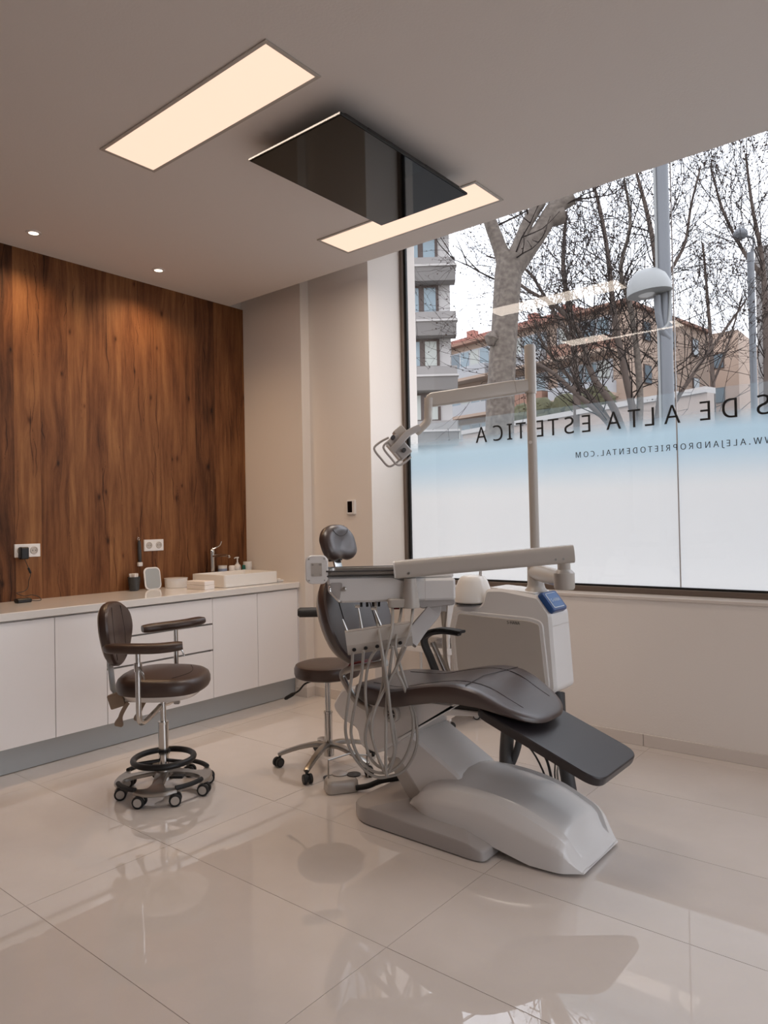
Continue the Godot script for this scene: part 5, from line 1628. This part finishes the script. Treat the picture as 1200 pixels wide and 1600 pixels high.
func far_blocks() -> void:
	var k := at(1062, 640, 62.0)
	var c := thing("tan_tower", "small tan block with an orange chimney stack in the distance", "building", Vector3(k.x, -0.25, k.z))
	var foot := Vector3(k.x, 0, k.z)
	var y := at(1080, 530, 62.0).y
	part("wall", box(foot + Vector3(2.2, y / 2, -4.0), Vector3(5.2, y, 8.0)), M.facade_tan, c)
	part("stack", box(foot + Vector3(1.2, y / 2 + 0.2, 0.2), Vector3(0.9, y + 0.4, 0.8)), M.roof_brick, c, "orange chimney stack")
	for f in 4:
		var w := part("window", box(foot + Vector3(3.2, y - 2.4 - 2.9 * f, 0.0), Vector3(1.0, 1.3, 0.12)), M.frame_brown, c)
		part("pane", box(foot + Vector3(3.2, y - 2.4 - 2.9 * f, 0.06), Vector3(0.85, 1.15, 0.08)), M.pane_dark, w)
	var g := at(1186, 640, 46.0)
	var gb := thing("grey_block", "grey apartment block seen behind the right-hand street lamp", "building", Vector3(g.x, -0.25, g.z))
	var top := at(1190, 385, 46.0).y
	var gf := Vector3(g.x, 0, g.z)
	part("wall", box(gf + Vector3(5.0, top / 2, -5.0), Vector3(10.0, top, 10.0)), M.concrete, gb)
	for f in 4:
		var w := part("window", box(gf + Vector3(0.0, 3.0 + 3.0 * f, -1.6), Vector3(0.14, 1.5, 1.6)), M.frame_brown, gb)
		part("pane", box(gf + Vector3(-0.06, 3.0 + 3.0 * f, -1.6), Vector3(0.08, 1.3, 1.4)), M.pane_dark, w)
		for q in 3:
			var w2 := part("window", box(gf + Vector3(1.5 + 2.6 * q, 3.0 + 3.0 * f, 0.02), Vector3(1.5, 1.5, 0.14)), M.frame_brown, gb)
			part("pane", box(gf + Vector3(1.5 + 2.6 * q, 3.0 + 3.0 * f, 0.08), Vector3(1.3, 1.3, 0.08)), M.pane_dark, w2)


# twigs: three-sided slivers gathered straight into arrays
var tv := PackedVector3Array()
var tn := PackedVector3Array()
var leaves: Array[Transform3D] = []


func sliver(a: Vector3, b: Vector3, ra: float, rb: float) -> void:
	var d := (b - a).normalized()
	var s := d.cross(Vector3(0.31, 0.9, 0.29)).normalized()
	var u := s.cross(d)
	for k in 3:
		var a0 := TAU * k / 3.0
		var a1 := TAU * (k + 1) / 3.0
		var n0 := s * cos(a0) + u * sin(a0)
		var n1 := s * cos(a1) + u * sin(a1)
		tv.append_array([a + n0 * ra, b + n1 * rb, a + n1 * ra, a + n0 * ra, b + n0 * rb, b + n1 * rb])
		tn.append_array([n0, n1, n1, n0, n0, n1])


func grow(r: RandomNumberGenerator, p: Vector3, d: Vector3, length: float, rad: float, level: int, leafy: float) -> void:
	var steps := 4
	var q := p
	for i in steps:
		d = (d + Vector3(r.randf_range(-1, 1), r.randf_range(-0.7, 1.0), r.randf_range(-1, 1)) * 0.26).normalized()
		var e := q + d * length / steps
		var r0 := rad * (1.0 - 0.16 * i)
		sliver(q, e, r0, rad * (1.0 - 0.16 * (i + 1)))
		q = e
		if level > 0 and i > 0:
			for b in (2 if i == steps - 1 else 1):
				var side := Vector3(r.randf_range(-1, 1), r.randf_range(-0.5, 1), r.randf_range(-1, 1)).normalized()
				grow(r, q, (d * 0.7 + side * 0.75).normalized(), length * r.randf_range(0.5, 0.75), maxf(rad * 0.6, 0.0045), level - 1, leafy)
		if level <= 1 and r.randf() < leafy:
			var s := r.randf_range(0.6, 1.5)
			leaves.append(Transform3D(Basis.from_euler(Vector3(r.randf() * TAU, r.randf() * TAU, r.randf() * TAU)).scaled(Vector3.ONE * s), q))


func twigs_of(c: Node3D, base: Vector3, leaf: float) -> void:
	for i in tv.size(): tv[i] -= base
	var a := []
	a.resize(Mesh.ARRAY_MAX)
	a[Mesh.ARRAY_VERTEX] = tv
	a[Mesh.ARRAY_NORMAL] = tn
	var me := ArrayMesh.new()
	me.add_surface_from_arrays(Mesh.PRIMITIVE_TRIANGLES, a)
	var o := MeshInstance3D.new()
	o.name = "twigs"
	o.mesh = me
	o.material_override = M.twig
	c.add_child(o)
	tag(o, "fine bare twigs", "", "", "stuff")
	if leaves.size():
		var lm := ArrayMesh.new()
		var la := []
		la.resize(Mesh.ARRAY_MAX)
		la[Mesh.ARRAY_VERTEX] = PackedVector3Array([Vector3(0, 0, 0), Vector3(leaf, 0.3 * leaf, leaf * 0.5), Vector3(leaf * 1.6, 0, 0), Vector3(0, 0, 0), Vector3(leaf * 1.6, 0, 0), Vector3(leaf, 0.3 * leaf, -leaf * 0.5)])
		la[Mesh.ARRAY_NORMAL] = PackedVector3Array([Vector3.UP, Vector3.UP, Vector3.UP, Vector3.UP, Vector3.UP, Vector3.UP])
		lm.add_surface_from_arrays(Mesh.PRIMITIVE_TRIANGLES, la)
		lm.surface_set_material(0, M.dead_leaf)
		var mm := MultiMesh.new()
		mm.transform_format = MultiMesh.TRANSFORM_3D
		mm.mesh = lm
		mm.instance_count = leaves.size()
		for i in leaves.size(): mm.set_instance_transform(i, Transform3D(leaves[i].basis, leaves[i].origin - base))
		var mi := MultiMeshInstance3D.new()
		mi.name = "dead_leaves"
		mi.multimesh = mm
		mi.material_override = M.dead_leaf
		c.add_child(mi)
		tag(mi, "withered brown leaves and seed balls", "", "", "stuff")
	tv = PackedVector3Array()
	tn = PackedVector3Array()
	leaves = []


func limb(c: Node3D, called: String, pix: Array, m: Material, thin := 1.0) -> Array:                  # [pixel x, pixel y, depth, radius]
	var pts := []
	for p in pix: pts.append(at(p[0], p[1], p[2]))
	pts = curve(pts, 5)
	var rad := []
	for i in pts.size():
		var u := float(i) / 5.0
		var k := mini(int(u), pix.size() - 2)
		rad.append(lerpf(pix[k][3], pix[k + 1][3], u - k) * thin)
	part(called, tube(pts, rad, 10), m, c)
	return [pts, rad]


func sprout(r: RandomNumberGenerator, lb: Array, n: int, from: float, length: float, level: int, leafy: float) -> void:
	var pts: Array = lb[0]
	for i in n:
		var u := lerpf(from, 0.99, (i + r.randf()) / n)
		var k := int(u * (pts.size() - 1))
		var d: Vector3 = (pts[mini(k + 1, pts.size() - 1)] - pts[k]).normalized()
		var side := Vector3(r.randf_range(-1, 1), r.randf_range(-0.2, 1), r.randf_range(-1, 1)).normalized()
		grow(r, pts[k], (d * 0.5 + side).normalized(), length * r.randf_range(0.7, 1.25), clampf(lb[1][k] * 0.28, 0.009, 0.022), level, leafy)


func plane_tree() -> void:                                       # the pollarded plane tree in front
	var r := RandomNumberGenerator.new()
	r.seed = 31
	var base := at(782, 830, 12.0)
	base.y = -0.25
	var c := thing("pollarded_plane_tree", "thick mottled plane tree with sawn-off forked limbs", "tree", base)
	var b := at(780, 760, 12.0)
	var D := 12.0
	var t0 := limb(c, "trunk", [[776, 960, D, 0.30], [778, 760, D, 0.27], [780, 690, D, 0.25], [783, 600, D, 0.235], [789, 500, D, 0.225], [794, 430, D, 0.235], [797, 400, D, 0.22]], M.plane_bark)
	limb(c, "burl", [[772, 520, D - 0.15, 0.05], [768, 528, D - 0.15, 0.12], [767, 540, D - 0.15, 0.05]], M.plane_bark)
	var l := [limb(c, "limb", [[795, 425, D, 0.17], [780, 385, D, 0.12], [767, 350, D, 0.11], [758, 325, D, 0.10]], M.plane_bark),
		limb(c, "limb", [[797, 420, D, 0.18], [810, 385, D, 0.12], [826, 345, D, 0.10], [845, 315, D, 0.10]], M.plane_bark),
		limb(c, "limb", [[800, 425, D, 0.18], [820, 395, D, 0.17], [845, 360, D, 0.15], [868, 325, D, 0.14], [895, 310, D, 0.10]], M.plane_bark)]
	limb(c, "sawn_stub", [[855, 345, D, 0.12], [872, 338, D, 0.15], [880, 336, D, 0.14]], M.plane_bark)
	for q in l: sprout(r, q, 3, 0.6, 1.0, 1, 0.25)
	sprout(r, t0, 4, 0.8, 0.9, 1, 0.25)
	twigs_of(c, base, 0.022)


func fan_tree() -> void:                                         # many-stemmed tree behind the film, leaning stems
	var r := RandomNumberGenerator.new()
	r.seed = 77
	var D := 17.0
	var base := at(985, 900, D)
	base.y = -0.25
	var c := thing("many_stemmed_tree", "bare many-stemmed tree with withered leaves behind the domed street lamp", "tree", base)
	var all := []
	all.append(limb(c, "trunk", [[990, 900, D, 0.22], [986, 760, D, 0.18], [990, 660, D, 0.12], [978, 590, D, 0.11], [966, 530, D, 0.10], [957, 470, D, 0.09], [950, 400, D, 0.075], [938, 330, D, 0.06], [925, 280, D, 0.04]], M.dark_bark, 0.72))
	all.append(limb(c, "stem", [[988, 720, D, 0.14], [960, 640, D, 0.12], [925, 585, D, 0.10], [905, 520, D, 0.085], [870, 480, D, 0.07], [820, 450, D, 0.05], [790, 420, D, 0.03]], M.dark_bark, 0.72))
	all.append(limb(c, "stem", [[985, 720, D - 0.4, 0.13], [950, 660, D - 0.4, 0.10], [900, 615, D - 0.4, 0.08], [860, 580, D - 0.4, 0.06], [820, 560, D - 0.4, 0.035]], M.dark_bark, 0.72))
	all.append(limb(c, "stem", [[985, 720, D + 0.4, 0.12], [940, 640, D + 0.4, 0.09], [890, 590, D + 0.4, 0.07], [850, 540, D + 0.4, 0.05], [835, 500, D + 0.4, 0.03]], M.dark_bark, 0.72))
	all.append(limb(c, "stem", [[992, 720, D, 0.13], [1000, 640, D, 0.11], [996, 560, D, 0.10], [985, 480, D, 0.085], [970, 420, D, 0.07], [985, 350, D, 0.055], [975, 280, D, 0.035]], M.plane_bark, 0.72))
	all.append(limb(c, "stem", [[1010, 760, D, 0.14], [1030, 640, D, 0.12], [1034, 560, D, 0.11], [1030, 480, D, 0.10], [1025, 410, D, 0.09], [1015, 350, D, 0.075], [1000, 290, D, 0.055], [985, 240, D, 0.03]], M.dark_bark, 0.72))
	all.append(limb(c, "stem", [[1030, 480, D, 0.07], [1045, 430, D, 0.06], [1070, 380, D, 0.05], [1080, 320, D, 0.04], [1095, 260, D, 0.025]], M.dark_bark, 0.72))
	all.append(limb(c, "stem", [[1015, 700, D + 0.5, 0.09], [1060, 620, D + 0.5, 0.07], [1100, 560, D + 0.5, 0.055], [1140, 505, D + 0.5, 0.045], [1165, 470, D + 0.5, 0.03]], M.dark_bark, 0.72))
	for q in all: sprout(r, q, 24, 0.25, 1.9, 2, 0.42)
	twigs_of(c, base, 0.028)


func roof_trees() -> void:                                       # two more crowns reaching into view
	var specs := [
		[1195, 22.5, 13, "bare tree with reddish withered leaves beside the grey block", [[1204, 900, 0.22], [1200, 640, 0.17], [1196, 480, 0.13], [1190, 400, 0.10], [1175, 320, 0.07], [1165, 240, 0.04]], [[1190, 430, 0.11], [1160, 390, 0.08], [1130, 330, 0.06], [1110, 260, 0.03]]],
		[880, 28.5, 14, "bare street tree with thin twigs in front of the brick block", [[905, 900, 0.3], [903, 700, 0.25], [900, 600, 0.2], [893, 500, 0.16], [880, 420, 0.12], [885, 330, 0.07]], [[897, 540, 0.14], [855, 470, 0.1], [820, 420, 0.07], [760, 400, 0.04]]],
		[1110, 36.0, 15, "bare slender tree standing in front of the distant tan block", [[1118, 900, 0.25], [1116, 700, 0.2], [1112, 560, 0.14], [1105, 460, 0.1], [1098, 380, 0.06]], [[1114, 600, 0.1], [1140, 530, 0.07], [1160, 460, 0.04]]]]
	for s in specs:
		var r := RandomNumberGenerator.new()
		r.seed = s[2]
		var D: float = s[1]
		var base := at(s[0], 900, D)
		base.y = -0.25
		var c := thing("bare_tree", s[3], "tree", base, "bare trees across the street")
		var all := []
		for k in 2:
			var pix := []
			for p in s[4 + k]: pix.append([p[0], p[1], D, p[2]])
			all.append(limb(c, ["trunk", "limb"][k], pix, M.dark_bark, 0.72))
		for q in all: sprout(r, q, 26, 0.25, D * 0.11, 2, 0.45)
		twigs_of(c, base, 0.045)


func street_lamps() -> void:
	var D := 11.0
	var foot := at(1050, 900, D)
	foot.y = -0.25
	var c := thing("street_lamp", "grey street lamp with a domed head on a bent arm", "street lamp", foot)
	part("mast", tube([foot, foot + Vector3(0, 4.0, 0), foot + Vector3(0, 9.0, 0)], [0.105, 0.10, 0.09], 16), M.lamp_metal, c, "tall grey mast")
	part("mast_conduit", tube([foot + Vector3(-0.09, 0.5, 0.06), foot + Vector3(-0.09, 8.5, 0.06)], 0.025, 8), M.lamp_dome, c)
	part("bent_arm", tube(curve([at(1046, 530, D), at(1035, 515, D), at(1029, 490, D), at(1027, 462, D)], 5), 0.055, 10), M.lamp_metal, c)
	part("arm_return", tube(curve([at(1035, 515, D - 0.05), at(1044, 505, D - 0.05), at(1047, 480, D - 0.05), at(1047, 440, D - 0.05)], 5), 0.025, 8), M.lamp_dome, c)
	var hd := at(1015, 460, D)
	var tilt := Basis(eye_basis.z, 0.10)
	part("dome", lathe([[0.30, 0.0], [0.335, 0.01], [0.335, 0.05], [0.325, 0.14], [0.27, 0.27], [0.17, 0.36], [0.06, 0.395], [0.0, 0.40]], hd, 28, tilt), M.lamp_dome, c, "domed lamp head")
	part("reflector", lathe([[0.0, 0.03], [0.25, 0.005], [0.30, 0.0], [0.30, 0.02], [0.0, 0.05]], hd, 28, tilt), M.lamp_metal, c)
	part("lens", lathe([[0.0, -0.05], [0.10, -0.03], [0.14, 0.01], [0.0, 0.02]], hd + eye_basis.x * -0.05, 18, tilt), M.lamp_lens, c)
	var D2 := 19.0
	var f2 := at(1186, 900, D2)
	f2.y = -0.25
	var g := thing("globe_street_lamp", "street lamp with a small round head on a thin curved arm", "street lamp", f2)
	var head := at(1157, 366, D2)
	var ytop := at(1186, 392, D2).y
	part("mast", tube([f2, Vector3(f2.x, ytop, f2.z)], 0.09, 12), M.lamp_metal, g, "grey mast")
	part("curved_arm", tube(curve([Vector3(f2.x, ytop - 0.1, f2.z), at(1178, 375, D2), at(1167, 369, D2), head], 5), 0.035, 8), M.lamp_metal, g)
	part("globe", lathe([[0.0, -0.16], [0.11, -0.12], [0.18, -0.03], [0.18, 0.05], [0.12, 0.13], [0.0, 0.16]], head, 20), M.lamp_metal, g, "small round lamp head")
